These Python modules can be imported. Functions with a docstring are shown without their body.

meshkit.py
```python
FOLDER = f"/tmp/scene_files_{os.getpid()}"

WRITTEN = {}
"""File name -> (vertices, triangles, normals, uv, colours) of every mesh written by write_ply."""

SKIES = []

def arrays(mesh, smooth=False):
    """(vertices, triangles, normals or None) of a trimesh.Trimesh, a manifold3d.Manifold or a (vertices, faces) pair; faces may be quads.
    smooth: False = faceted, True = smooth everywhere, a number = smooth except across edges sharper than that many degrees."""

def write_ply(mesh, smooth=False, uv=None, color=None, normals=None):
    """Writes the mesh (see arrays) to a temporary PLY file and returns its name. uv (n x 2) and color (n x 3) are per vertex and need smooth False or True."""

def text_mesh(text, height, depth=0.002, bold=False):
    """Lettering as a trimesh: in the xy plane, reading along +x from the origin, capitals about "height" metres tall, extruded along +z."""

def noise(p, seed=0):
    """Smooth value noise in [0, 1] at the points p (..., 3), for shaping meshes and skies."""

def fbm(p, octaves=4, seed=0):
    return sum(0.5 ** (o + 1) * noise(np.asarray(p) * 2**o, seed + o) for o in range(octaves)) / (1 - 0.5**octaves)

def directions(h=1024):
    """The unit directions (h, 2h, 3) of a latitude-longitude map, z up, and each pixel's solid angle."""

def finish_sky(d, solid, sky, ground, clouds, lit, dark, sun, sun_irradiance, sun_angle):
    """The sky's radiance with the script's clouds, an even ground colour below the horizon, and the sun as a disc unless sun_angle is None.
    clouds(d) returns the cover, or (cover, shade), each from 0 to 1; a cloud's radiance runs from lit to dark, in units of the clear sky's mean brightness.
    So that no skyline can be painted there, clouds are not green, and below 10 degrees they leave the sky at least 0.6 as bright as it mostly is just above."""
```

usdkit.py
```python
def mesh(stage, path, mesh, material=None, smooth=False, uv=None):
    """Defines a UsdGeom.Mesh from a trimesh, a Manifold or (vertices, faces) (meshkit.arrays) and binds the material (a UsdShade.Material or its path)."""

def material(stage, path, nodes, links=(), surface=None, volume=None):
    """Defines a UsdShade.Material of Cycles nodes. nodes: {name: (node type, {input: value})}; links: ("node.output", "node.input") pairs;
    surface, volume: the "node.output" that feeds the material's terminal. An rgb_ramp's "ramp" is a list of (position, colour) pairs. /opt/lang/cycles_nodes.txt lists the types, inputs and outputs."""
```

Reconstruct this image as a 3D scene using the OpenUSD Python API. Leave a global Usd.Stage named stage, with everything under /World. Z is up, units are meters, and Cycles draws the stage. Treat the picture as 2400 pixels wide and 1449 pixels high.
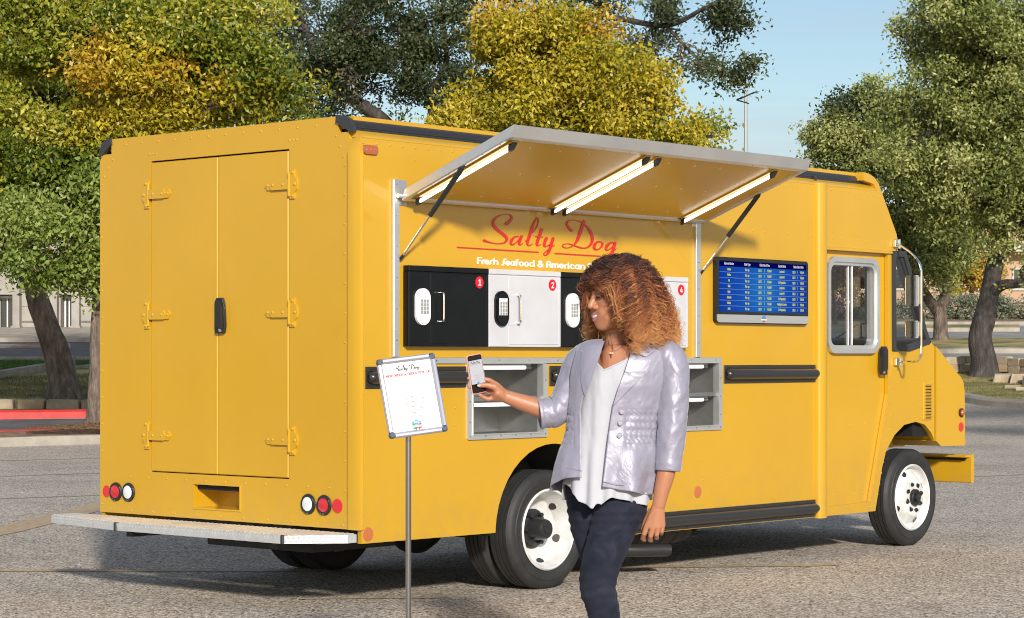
import math, random
import numpy as np
import trimesh, shapely
from shapely.geometry import Polygon, box as sbox, Point, LineString
from shapely import affinity
from shapely.ops import unary_union
import manifold3d as m3
from scipy.interpolate import PchipInterpolator
import usdkit, meshkit
from pxr import Usd, UsdGeom, UsdLux, UsdShade, Sdf, Gf, Vt

rng = np.random.default_rng(7)
stage = Usd.Stage.CreateInMemory()
UsdGeom.SetStageUpAxis(stage, 'Z'); UsdGeom.SetStageMetersPerUnit(stage, 1.0)
UsdGeom.Xform.Define(stage, '/World'); UsdGeom.Scope.Define(stage, '/World/Looks')

# ---------------------------------------------------------------- camera, sky, sun
FPX, CX, HY, EYE = 5257., 1200., 838., 1.45      # focal length, principal column and horizon row of the 2400 px wide photograph, eye height
ANG = math.radians(41.3)                          # the truck's length runs 41.3 degrees to the right of the view
D2 = np.array([math.cos(ANG), math.sin(ANG)]); R2 = np.array([math.sin(ANG), -math.cos(ANG)])
C2 = np.array([-8.99829, -9.05658])
cam = UsdGeom.Camera.Define(stage, '/World/camera')
cam.CreateHorizontalApertureAttr(36.0); cam.CreateVerticalApertureAttr(36.0 * 618 / 1024)
cam.CreateFocalLengthAttr(FPX / 2400 * 36.0)
cam.CreateVerticalApertureOffsetAttr((HY - 724.5) / 2400 * 36.0)
cam.CreateClippingRangeAttr(Gf.Vec2f(0.1, 5000))
cam.CreateFStopAttr(0.0)
cam.CreateExposureAttr(0.42)
mx = Gf.Matrix4d(R2[0], R2[1], 0, 0, 0, 0, 1, 0, -D2[0], -D2[1], 0, 0, C2[0], C2[1], EYE, 1)
cam.AddTransformOp().Set(mx)
SUN_AZ, SUN_EL = math.radians(11), math.radians(22.5)
_s2 = -D2 * math.cos(SUN_AZ) + R2 * math.sin(SUN_AZ)
SUN = np.array([_s2[0] * math.cos(SUN_EL), _s2[1] * math.cos(SUN_EL), math.sin(SUN_EL)])
sky = UsdLux.DomeLight.Define(stage, '/World/sky')
sky.GetPrim().SetCustomDataByKey('kind', 'structure')
usdkit.material(stage, '/World/Looks/sky_look', {
    'sky': ('sky_texture', {'sky_type': 'single_scattering', 'sun_disc': False, 'sun_elevation': SUN_EL, 'sun_rotation': math.atan2(SUN[0], SUN[1]), 'altitude': 200., 'air_density': 1.1, 'aerosol_density': .8, 'ozone_density': 2.2}),
    'tc': ('texture_coordinate', {}),
    'map': ('mapping', {'scale': (1.2, 1.2, 16.0)}),
    'n': ('noise_texture', {'scale': 2.2, 'detail': 5.0, 'roughness': 0.55, 'distortion': 0.6}),
    'r': ('map_range', {'from_min': 0.36, 'from_max': 0.70, 'to_min': 0.0, 'to_max': 0.62, 'clamp': True}),
    'mix': ('mix_color', {'b': (4.7, 5.1, 5.9)}),
    'bg': ('background_shader', {'strength': 0.088})},
    [('tc.generated', 'map.vector'), ('map.vector', 'n.vector'), ('n.fac', 'r.value'), ('r.result', 'mix.fac'), ('sky.color', 'mix.a'), ('mix.result', 'bg.color')], surface='bg.background')
UsdShade.MaterialBindingAPI.Apply(sky.GetPrim()).Bind(UsdShade.Material.Get(stage, '/World/Looks/sky_look'))
sun = UsdLux.DistantLight.Define(stage, '/World/sun')
sun.CreateNormalizeAttr(True); sun.CreateIntensityAttr(0.92); sun.CreateAngleAttr(4.0); sun.CreateColorAttr(Gf.Vec3f(1.0, 0.945, 0.86))
_z = SUN / np.linalg.norm(SUN); _x = np.cross([0, 0, 1], _z); _x /= np.linalg.norm(_x); _y = np.cross(_z, _x)
sun.AddTransformOp().Set(Gf.Matrix4d(*_x, 0, *_y, 0, *_z, 0, 0, 0, 0, 1))

# ---------------------------------------------------------------- pixel of the photograph -> point of the place
def ray(px): return D2 + (px - CX) / FPX * R2
def at(px, py, t):
    p = C2 + t * ray(px); return np.array([p[0], p[1], EYE - (py - HY) / FPX * t])
def side(px, py, y0=0.):
    v = ray(px); t = (y0 - C2[1]) / v[1]; return np.array([C2[0] + t * v[0], y0, EYE - (py - HY) / FPX * t])
def rear(px, py, x0=0.):
    v = ray(px); t = (x0 - C2[0]) / v[0]; return np.array([x0, C2[1] + t * v[1], EYE - (py - HY) / FPX * t])
def depth(p): return float((np.asarray(p)[:2] - C2) @ D2)
def lat(p): return float((np.asarray(p)[:2] - C2) @ R2)

# ---------------------------------------------------------------- mesh helpers (all return trimesh.Trimesh)
def TM(v, f): return trimesh.Trimesh(np.asarray(v, float), np.asarray(f, int), process=False)
def cat(ms):
    ms = [m for m in ms if m is not None and len(m.faces)]
    vs, fs, n = [], [], 0
    for m in ms:
        vs.append(np.asarray(m.vertices)); fs.append(np.asarray(m.faces) + n); n += len(m.vertices)
    return TM(np.vstack(vs), np.vstack(fs))
def box(x0, x1, y0, y1, z0, z1):
    m = trimesh.creation.box([abs(x1 - x0), abs(y1 - y0), abs(z1 - z0)]); m.apply_translation([(x0 + x1) / 2, (y0 + y1) / 2, (z0 + z1) / 2]); return m
def bbox_(x0, x1, y0, y1, z0, z1, b=.006):
    c = np.array([(x0 + x1) / 2, (y0 + y1) / 2, (z0 + z1) / 2]); h = np.abs([x1 - x0, y1 - y0, z1 - z0]) / 2; b = min(b, h.min() * .8)
    pts = []
    for s in np.ndindex(2, 2, 2):
        s = np.array(s) * 2 - 1
        for k in range(3):
            e = h - b; e[k] = h[k]; pts.append(c + s * e)
    return trimesh.convex.convex_hull(np.array(pts))
def hull(pts): return trimesh.convex.convex_hull(np.asarray(pts, float))
def frame_to(m, origin, ux, uy, uz):
    M4 = np.eye(4); M4[:3, 0], M4[:3, 1], M4[:3, 2], M4[:3, 3] = ux, uy, uz, origin
    m = m.copy(); m.vertices = m.vertices @ M4[:3, :3].T + M4[:3, 3]
    if np.linalg.det(M4[:3, :3]) < 0: m.faces = m.faces[:, ::-1]
    return TM(m.vertices, m.faces)
def polys(p): return [g for g in getattr(p, 'geoms', [p]) if g.geom_type == 'Polygon' and g.area > 1e-9]
def ext(poly, h): return cat([trimesh.creation.extrude_polygon(g, h, engine='earcut') for g in polys(poly)])
def prism_xz(poly, y0, y1):
    poly = Polygon(poly) if isinstance(poly, (list, np.ndarray)) else poly
    return frame_to(ext(poly, y1 - y0), [0, y0, 0], [1, 0, 0], [0, 0, 1], [0, 1, 0])
def prism_yz(poly, x0, x1):
    poly = Polygon(poly) if isinstance(poly, (list, np.ndarray)) else poly
    return frame_to(ext(poly, x1 - x0), [x0, 0, 0], [0, 1, 0], [0, 0, 1], [1, 0, 0])
def prism_xy(poly, z0, z1):
    poly = Polygon(poly) if isinstance(poly, (list, np.ndarray)) else poly
    m = ext(poly, z1 - z0); m.apply_translation([0, 0, z0]); return m
def rrect(x0, x1, y0, y1, r, n=6): return sbox(x0 + r, y0 + r, x1 - r, y1 - r).buffer(r, quad_segs=n)
def unit(v): v = np.asarray(v, float); return v / (np.linalg.norm(v) + 1e-12)
def perp(t):
    a = np.cross(t, [0, 0, 1.] if abs(t[2]) < .9 else [1., 0, 0]); a = unit(a); return a, np.cross(t, a)
def tube(pts, r, n=8, caps=True):
    p = np.asarray(pts, float); r = np.broadcast_to(r, (len(p),)).astype(float)
    t = np.gradient(p, axis=0); t /= np.linalg.norm(t, axis=1, keepdims=True) + 1e-12
    a, b = perp(t[0]); A = [a]
    for k in range(1, len(p)):
        a = a - (a @ t[k]) * t[k]; a = unit(a); A.append(a)
    A = np.array(A); B = np.cross(t, A); th = np.arange(n) * 2 * np.pi / n
    v = (p[:, None] + r[:, None, None] * (np.cos(th)[None, :, None] * A[:, None] + np.sin(th)[None, :, None] * B[:, None])).reshape(-1, 3)
    i, j = np.meshgrid(np.arange(len(p) - 1), np.arange(n), indexing='ij')
    q = np.stack([i * n + j, i * n + (j + 1) % n, (i + 1) * n + (j + 1) % n, (i + 1) * n + j], -1).reshape(-1, 4)
    f = np.vstack([q[:, [0, 1, 2]], q[:, [0, 2, 3]]])
    if caps:
        v = np.vstack([v, p[0], p[-1]]); k = len(v)
        f = np.vstack([f, [[k - 2, (j + 1) % n, j] for j in range(n)], [[k - 1, (len(p) - 1) * n + j, (len(p) - 1) * n + (j + 1) % n] for j in range(n)]])
    return TM(v, f)
def cyl(p0, p1, r, n=12): return tube([p0, p1], r, n)
def grid_faces(nu, nv, wrap=False):
    i, j = np.meshgrid(np.arange(nu - 1), np.arange(nv if wrap else nv - 1), indexing='ij')
    q = np.stack([i * nv + j, i * nv + (j + 1) % nv, (i + 1) * nv + (j + 1) % nv, (i + 1) * nv + j], -1).reshape(-1, 4)
    return np.vstack([q[:, [0, 1, 2]], q[:, [0, 2, 3]]])
def lathe(prof, origin, axis, n=32):
    """prof: (radius, height along axis) pairs."""
    ax = unit(axis); a, b = perp(ax); th = np.arange(n) * 2 * np.pi / n
    v = np.array([[np.asarray(origin) + h * ax + r * (math.cos(t) * a + math.sin(t) * b) for t in th] for r, h in prof]).reshape(-1, 3)
    return TM(v, grid_faces(len(prof), n, True))
def dome(c, nrm, r, h, n=8, rings=3):
    return lathe([(max(r * math.cos(k / rings * math.pi / 2), 1e-4), h * math.sin(k / rings * math.pi / 2)) for k in range(rings + 1)], c, nrm, n)
def disc(c, nrm, r, h, n=24):
    return lathe([(1e-4, 0), (r, 0), (r, h * .7), (r * .94, h), (1e-4, h)], c, nrm, n)
def smooth_path(pts, n=6):
    p = np.asarray(pts, float); 
    if len(p) < 3: return p
    out = []
    q = np.vstack([2 * p[0] - p[1], p, 2 * p[-1] - p[-2]])
    for k in range(1, len(q) - 2):
        for s in np.arange(n) / n:
            a, b, c, d = q[k - 1], q[k], q[k + 1], q[k + 2]
            out.append(.5 * ((2 * b) + (c - a) * s + (2 * a - 5 * b + 4 * c - d) * s * s + (3 * b - a - 3 * c + d) * s ** 3))
    out.append(p[-1]); return np.array(out)
def fillet(pts, r, n=4):
    p = [np.asarray(x, float) for x in pts]; out = [p[0]]
    for a, b, c in zip(p[:-2], p[1:-1], p[2:]):
        ra = min(r, np.linalg.norm(a - b) / 2, np.linalg.norm(c - b) / 2); u, w = b + unit(a - b) * ra, b + unit(c - b) * ra
        for s in np.linspace(0, 1, n + 1): out.append((1 - s) ** 2 * u + 2 * s * (1 - s) * b + s * s * w)
    out.append(p[-1]); return np.array(out)
def fix(m):
    m = trimesh.Trimesh(m.vertices, m.faces, process=True); trimesh.repair.fix_normals(m); return TM(m.vertices, m.faces)

# ---------------------------------------------------------------- prims
BASE, USED = {}, {}
def fresh(parent, name):
    k = (parent, name); USED[k] = USED.get(k, 0) + 1
    return f'{parent}/{name}' + ('' if USED[k] == 1 else f'_{USED[k] - 1:03d}')
def meta(path, label=None, category=None, group=None, kind=None):
    p = stage.GetPrimAtPath(path)
    for k, v in dict(label=label, category=category, group=group, kind=kind).items():
        if v: p.SetCustomDataByKey(k, v)
def thing(name, label, category, base=(0, 0, 0), group=None, kind=None):
    path = fresh('/World', name); x = UsdGeom.Xform.Define(stage, path); x.AddTranslateOp().Set(Gf.Vec3d(*map(float, base)))
    BASE[path] = np.array(base, float); meta(path, label, category, group, kind); return path
def put(name, ms, mat, parent='/World', label=None, category=None, group=None, kind=None, smooth=30, attrs=None):
    m = cat(ms) if isinstance(ms, list) else ms
    path = fresh(parent, name); base = BASE.get(parent, np.zeros(3)); BASE[path] = base
    m = TM(np.asarray(m.vertices) - base, m.faces)
    g = usdkit.mesh(stage, path, m, f'/World/Looks/{mat}', smooth=False if attrs is not None else smooth)
    if attrs is not None:
        for k, a in attrs.items():
            a = np.asarray(a, np.float32)
            UsdGeom.PrimvarsAPI(g).CreatePrimvar(k, Sdf.ValueTypeNames.Color3fArray, 'vertex').Set(Vt.Vec3fArray.FromNumpy(a))
    meta(path, label, category, group, kind); return path
def puts(name, ms, *a, **k):
    for m in ms: path = put(name, m, *a, **k)
    return path
_text = {}
def text(s, height, origin, ux, uy, depth_=.001, bold=False, align='c', condense=1.0):
    """Lettering whose baseline starts (or is centred) at origin, reading along ux, rising along uy."""
    k = (s, bold)
    if k not in _text: _text[k] = meshkit.text_mesh(s, 1.0, 1.0, bold)
    m = _text[k].copy(); v = np.array(m.vertices); v[:, 0] *= condense
    w = v[:, 0].max(); v[:, 0] -= w / 2 if align == 'c' else 0
    ux, uy = np.asarray(ux, float), np.asarray(uy, float); n = np.cross(ux, uy)
    return TM(np.asarray(origin) + height * (v[:, :1] * ux + v[:, 1:2] * uy) + depth_ * v[:, 2:] * n, m.faces)
def stroke(pts, ws):
    """A pen stroke as a polygon: points (2-D) with a width at each."""
    p = smooth_path(pts, 8); w = np.interp(np.linspace(0, 1, len(p)), np.linspace(0, 1, len(ws)), ws)
    return unary_union([Polygon(trimesh.convex.convex_hull(np.vstack([np.c_[a + wa / 2 * _circ, np.zeros(10)], np.c_[b + wb / 2 * _circ, np.ones(10) * 1e-3]])).vertices[:, :2]).convex_hull if False else
                        shapely.MultiPoint(np.vstack([a + wa / 2 * _circ, b + wb / 2 * _circ])).convex_hull for a, b, wa, wb in zip(p[:-1], p[1:], w[:-1], w[1:])])
_circ = np.c_[np.cos(np.arange(10) * .6283), np.sin(np.arange(10) * .6283)]

# ---------------------------------------------------------------- looks
def look(name, nodes, links=(), surface='p.BSDF', volume=None): usdkit.material(stage, f'/World/Looks/{name}', nodes, links, surface, volume)
def plain(name, color, rough=.5, metal=0., **k): look(name, {'p': ('principled_bsdf', {'base_color': color, 'roughness': rough, 'metallic': metal, **k})})
def noisy(name, c1, c2, scale, rough=.6, metal=0., bump=0., bscale=None, detail=5., lo=.35, hi=.65, **k):
    """Two tones mixed by noise in world units, with fine relief."""
    n = {'g': ('geometry', {}), 'n': ('noise_texture', {'scale': scale, 'detail': detail, 'roughness': .6}), 'r': ('rgb_ramp', {'ramp': [(lo, c1), (hi, c2)]}),
         'p': ('principled_bsdf', {'roughness': rough, 'metallic': metal, **k})}
    l = [('g.position', 'n.vector'), ('n.fac', 'r.fac'), ('r.color', 'p.base_color')]
    if bump:
        n['b'] = ('noise_texture', {'scale': bscale or scale * 4, 'detail': 4., 'roughness': .6}); n['bu'] = ('bump', {'strength': .6, 'distance': bump})
        l += [('g.position', 'b.vector'), ('b.fac', 'bu.height'), ('bu.normal', 'p.normal')]
    look(name, n, l)
YEL = (0.66, 0.36, 0.008)
look('yellow_paint', {'g': ('geometry', {}), 'n': ('noise_texture', {'scale': 1.3, 'detail': 3.}), 'r': ('rgb_ramp', {'ramp': [(.3, (.555, .305, .0075)), (.7, (.590, .326, .0090))]}),
    'sx': ('separate_xyz', {}), 'hz': ('map_range', {'from_min': .25, 'from_max': .85, 'to_min': .34, 'to_max': .0, 'clamp': True}), 'gn': ('noise_texture', {'scale': 7., 'detail': 7., 'roughness': .65}), 'gr': ('map_range', {'from_min': .42, 'from_max': .72, 'to_min': 0., 'to_max': 1., 'clamp': True}), 'gm': ('math', {'math_type': 'multiply'}), 'mx': ('mix_color', {'b': (.27, .20, .10)}),
    'ro': ('map_range', {'from_min': .3, 'from_max': .7, 'to_min': .34, 'to_max': .50}), 'cr': ('map_range', {'from_min': .35, 'from_max': .75, 'to_min': .05, 'to_max': .16}),
    'd': ('noise_texture', {'scale': 1.7, 'detail': 2.}), 'bu': ('bump', {'strength': .35, 'distance': .02}),
    'p': ('principled_bsdf', {'coat_weight': .85})},
    [('g.position', 'n.vector'), ('n.fac', 'r.fac'), ('r.color', 'mx.a'), ('g.position', 'sx.vector'), ('sx.z', 'hz.value'), ('g.position', 'gn.vector'), ('gn.fac', 'gr.value'), ('gr.result', 'gm.value1'), ('hz.result', 'gm.value2'), ('gm.value', 'mx.fac'), ('mx.result', 'p.base_color'), ('n.fac', 'ro.value'), ('ro.result', 'p.roughness'), ('gn.fac', 'cr.value'), ('cr.result', 'p.coat_roughness'), ('g.position', 'd.vector'), ('d.fac', 'bu.height'), ('bu.normal', 'p.coat_normal')])
look('awning_paint', {'g': ('geometry', {}), 'n': ('noise_texture', {'scale': 1.3, 'detail': 3.}), 'r': ('rgb_ramp', {'ramp': [(.3, (.555, .305, .0075)), (.7, (.590, .326, .0090))]}),
    'sx': ('separate_xyz', {}), 'hz': ('map_range', {'from_min': .25, 'from_max': .85, 'to_min': .34, 'to_max': .0, 'clamp': True}), 'gn': ('noise_texture', {'scale': 7., 'detail': 7., 'roughness': .65}), 'gr': ('map_range', {'from_min': .42, 'from_max': .72, 'to_min': 0., 'to_max': 1., 'clamp': True}), 'gm': ('math', {'math_type': 'multiply'}), 'mx': ('mix_color', {'b': (.27, .20, .10)}),
    'ro': ('map_range', {'from_min': .3, 'from_max': .7, 'to_min': .34, 'to_max': .50}), 'cr': ('map_range', {'from_min': .35, 'from_max': .75, 'to_min': .12, 'to_max': .25}),
    'd': ('noise_texture', {'scale': 1.7, 'detail': 2.}), 'bu': ('bump', {'strength': .35, 'distance': .02}),
    'p': ('principled_bsdf', {'coat_weight': .25})},
    [('g.position', 'n.vector'), ('n.fac', 'r.fac'), ('r.color', 'mx.a'), ('g.position', 'sx.vector'), ('sx.z', 'hz.value'), ('g.position', 'gn.vector'), ('gn.fac', 'gr.value'), ('gr.result', 'gm.value1'), ('hz.result', 'gm.value2'), ('gm.value', 'mx.fac'), ('mx.result', 'p.base_color'), ('n.fac', 'ro.value'), ('ro.result', 'p.roughness'), ('gn.fac', 'cr.value'), ('cr.result', 'p.coat_roughness'), ('g.position', 'd.vector'), ('d.fac', 'bu.height'), ('bu.normal', 'p.coat_normal')])
plain('black_plastic', (.018, .018, .019), .38)
plain('black_rail', (.022, .021, .021), .3, coat_weight=.3)
plain('dark_grey_rubber', (.035, .036, .038), .5)
plain('dark_void', (.006, .006, .007), .8)
noisy('underbody', (.018, .018, .019), (.035, .034, .033), 6, .6)
noisy('rubber', (.017, .017, .017), (.028, .027, .026), 9, .62, bump=.002, bscale=90)
noisy('aluminium', (.66, .66, .65), (.74, .74, .73), 3, .34, .75, bump=.0006, bscale=300)
noisy('stainless', (.30, .30, .295), (.40, .40, .39), 4, .36, .8, bump=.0006, bscale=350)
plain('chrome', (.85, .85, .86), .06, 1.)
plain('mirror_glass', (.9, .9, .9), .01, 1.)
noisy('tread_plate', (.70, .70, .70), (.82, .82, .815), 14, .26, .6, bump=.002, bscale=60)
noisy('wheel_white', (.52, .51, .49), (.70, .70, .69), 9, .34, coat_weight=.4)
plain('hub_black', (.02, .02, .021), .35)
plain('red_letter', (.58, .012, .015), .3, coat_weight=.6)
plain('white_letter', (.82, .83, .86), .3, .1)
plain('red_lens', (.55, .012, .018), .2, coat_weight=1.)
plain('red_reflector', (.62, .02, .03), .25, coat_weight=.8)
plain('white_lens', (.72, .73, .74), .25, coat_weight=1.)
plain('amber_lens', (.42, .10, .02), .2, coat_weight=1.)
plain('amber_reflector', (.50, .14, .045), .3, coat_weight=.6)
noisy('locker_black', (.004, .0045, .006), (.007, .0075, .009), 5, .24, specular_ior_level=.28)
noisy('locker_white', (.53, .53, .56), (.58, .58, .61), 4, .3)
plain('pad_white', (.78, .78, .79), .3); plain('key_white', (.80, .82, .83), .35); plain('key_ink', (.10, .11, .12), .5)
plain('badge_red', (.62, .01, .02), .35)
plain('screen_frame', (.012, .012, .013), .18)
plain('silver', (.60, .59, .585), .3, .6)
look('tube_lamp', {'e': ('emission', {'color': (1., .98, .94), 'strength': 2.4})}, surface='e.emission')
look('shelf_lamp', {'e': ('emission', {'color': (1., .99, .97), 'strength': 1.1})}, surface='e.emission')
look('window_glass', {'w': ('layer_weight', {'blend': .5}), 'pw': ('math', {'math_type': 'power', 'value2': 5.}), 'f': ('math', {'math_type': 'multiply_add', 'value2': .92, 'value3': .025}), 't': ('transparent_bsdf', {'color': (.985, .99, .988)}), 'g': ('glossy_bsdf', {'color': (1, 1, 1), 'roughness': .01}), 'm': ('mix_closure', {})},
     [('w.facing', 'pw.value1'), ('pw.value', 'f.value1'), ('f.value', 'm.fac'), ('t.BSDF', 'm.closure1'), ('g.BSDF', 'm.closure2')], surface='m.closure')
# ================================================================ the food truck: x along its length, y = 0 its service side, ground z = 0
W = 2.34
truck = thing('food_truck', 'yellow step van food truck with raised awning and locker bank', 'food truck', (3.4, W / 2, 0))
riv, riv_al, riv_bk = [], [], []
def rv(p, n, r=.0075, h=.005, to=riv): to.append(dome(p, n, r, h, 7, 2))
def rv_line(p, q, k, n, **kw):
    for s in np.linspace(0, 1, k): rv(np.asarray(p) * (1 - s) + np.asarray(q) * s, n, **kw)
NY, NX = np.array([0, -1., 0]), np.array([-1., 0, 0])
def circle_arc(cx, cz, r, a0, a1, n=20): return [(cx + r * math.cos(a), cz + r * math.sin(a)) for a in np.linspace(a0, a1, n)]

# service side of the rear body
sx = lambda a, b: side(a, b)[[0, 2]]
S1, S2 = sx(1105, 852), sx(1269, 1013)          # opening of the first shelf
sh1 = (S1[0], S2[0], S2[1], S1[1]); sh2 = (S1[0] + 1.846, S2[0] + 1.846, S2[1], S1[1])
wall = Polygon([(.014, .39), (1.158, .386)] + circle_arc(1.70, .37, .542, math.pi - .03, .14) + [(2.25, .42), (2.25, .295), (4.66, .295), (4.66, 2.699), (.031, 2.699), (.031, .468), (.014, .468)])
for a in (sh1, sh2): wall = wall.difference(sbox(a[0], a[2], a[1], a[3]))
put('side_wall', prism_xz(wall, 0, .03), 'yellow_paint', truck)
far = Polygon([(.014, .39), (1.158, .386)] + circle_arc(1.70, .37, .542, math.pi - .03, .14) + [(2.25, .42), (2.25, .295), (4.66, .295), (4.66, 2.76), (.031, 2.76), (.031, .468), (.014, .468)])
put('side_wall', prism_xz(far, W - .03, W), 'yellow_paint', truck)
rv_line((.03, 0, 2.62), (.03, 0, .55), 16, NY); rv_line((.03, 0, 2.672), (4.60, 0, 2.672), 44, NY)
rv_line((3.56, 0, 1.17), (3.56, 0, .62), 5, NY); rv_line((3.27, 0, .90), (3.27, 0, .62), 3, NY)
rv_line((3.56, 0, 2.33), (4.58, 0, 2.33), 8, NY); rv_line((.80, 0, 1.15), (.80, 0, 1.05), 2, NY); rv_line((3.30, 0, 2.28), (3.30, 0, 2.1), 2, NY)
rv_line((3.4, 0, 2.62), (3.4, 0, 2.40), 3, NY); rv_line((.45, 0, 2.60), (1.1, 0, 2.60), 3, NY)

# cab side with the recessed sliding door and the quarter window
cab = Polygon([(4.66, .295), (5.44, .298), (5.50, .50), (5.535, .62), (5.59, .745), (5.71, .86), (5.85, .935), (6.02, .955), (6.15, .93), (6.24, .87), (6.29, .81),
               (6.29, 1.538), (6.235, 1.575), (5.762, 2.304), (5.742, 2.37), (5.515, 2.69), (5.51, 2.699), (4.66, 2.699)])
door_hole = Polygon([(4.775, .36), (5.37, .37), (5.617, 1.17), (5.617, 2.23), (4.775, 2.24)]).buffer(-.012).buffer(.012)
QW = [(5.671, 2.252), (5.854, 2.258), (6.208, 1.562), (6.06, 1.53), (5.916, 1.502), (5.677, 1.502)]
qw = Polygon(QW)
cabn = cab.difference(door_hole).difference(qw.buffer(-.012))
put('cab_side', prism_xz(cabn, 0, .03), 'yellow_paint', truck)
put('cab_side', prism_xz(cab.difference(sbox(4.86, 1.56, 5.45, 2.14)).difference(qw.buffer(-.012)), W - .03, W), 'yellow_paint', truck)
qf = puts('quarter_window', [prism_xz(qw.buffer(.004).difference(qw.buffer(-.04, join_style=2)), -.014, .036), prism_xz(qw.difference(qw.buffer(-.04, join_style=2)), W - .03, W + .012)], 'dark_grey_rubber', truck)
puts('pane', [prism_xz(qw.buffer(-.036), .004, .009), prism_xz(qw.buffer(-.036), W - .012, W - .008)], 'window_glass', qf)
rv_line((4.84, 0, 2.672), (5.44, 0, 2.665), 6, NY); rv_line((4.86, 0, 2.325), (5.68, 0, 2.315), 8, NY); rv_line((4.86, 0, 2.255), (5.6, 0, 2.25), 7, NY)
rv_line((5.50, 0, 2.66), (5.72, 0, 2.36), 6, NY); rv_line((5.66, 0, 1.44), (5.66, 0, .90), 6, NY); rv_line((5.47, 0, .42), (5.63, 0, .90), 7, NY)
rv_line((5.80, 0, 1.28), (6.14, 0, 1.24), 4, NY); rv_line((5.80, 0, 1.10), (6.06, 0, 1.08), 2, NY); rv_line((5.80, 0, 1.0), (6.10, 0, .99), 4, NY); rv_line((6.26, 0, 1.45), (6.26, 0, .88), 7, NY)
rv_line((5.80, 0, 1.40), (5.88, 0, 1.40), 2, NY); rv_line((5.34, 0, .335), (5.41, 0, .335), 4, NY)
# the door
dr = put('cab_door', prism_xz(Polygon([(4.74, .33), (5.40, .34), (5.65, 1.16), (5.65, 2.27), (4.74, 2.28)]).difference(rrect(4.85, 5.45, 1.53, 2.14, .06)), .034, .06), 'yellow_paint', truck, label='sliding cab door with a silver framed window')
wo, wi = rrect(4.80, 5.50, 1.48, 2.19, .10, 8), rrect(4.858, 5.442, 1.54, 2.13, .055, 8)
put('window_frame', [prism_xz(wo.difference(rrect(4.835, 5.465, 1.517, 2.153, .075, 8)), -.004, .034), prism_xz(rrect(4.828, 5.472, 1.51, 2.16, .08, 8).difference(wi), .012, .075)], 'aluminium', dr)
puts('sliding_bar', [bbox_(5.115, 5.130, .03, .05, 1.54, 2.13, .003), bbox_(5.152, 5.165, .02, .04, 1.54, 2.13, .003)], 'aluminium', dr)
put('pane', prism_xz(wi.buffer(.003), .044, .048), 'window_glass', dr)
put('door_latch', [bbox_(5.475, 5.53, .085, .12, 1.3, 2.2), bbox_(5.40, 5.47, .085, .13, 1.60, 1.70)], 'dark_grey_rubber', dr)
rv_line((4.80, .034, .44), (5.33, .034, .44), 5, NY); rv_line((4.83, .034, .94), (5.52, .034, .96), 5, NY); rv_line((4.81, .034, 1.43), (4.86, .034, 1.43), 2, NY)
def handle(o, u, n, flip=1):
    """A black paddle handle: u along its length (up), n outwards; returns plate, lever, lock."""
    s = np.cross(u, n) * flip
    pl = frame_to(ext(Polygon([(-.036, -.105), (.036, -.105), (.046, -.06), (.036, .075), (.022, .108), (-.022, .108), (-.040, .085)]), .022), o, s, u, n)
    lv = frame_to(ext(Polygon([(-.012, -.06), (.034, -.075), (.030, .05), (.012, .085), (-.01, .08)]).buffer(.004), .02), o + n * .022, s, u, n)
    return [pl, lv], [dome(o + n * .022 - u * .085 + s * .012, n, .014, .01, 10), dome(o + n * .022 + u * .06 - s * .022, n, .008, .004, 8, 2)]
a, b = handle(np.array([5.545, .004, 1.425]), np.array([0, 0, 1.]), NY, -1)
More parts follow.
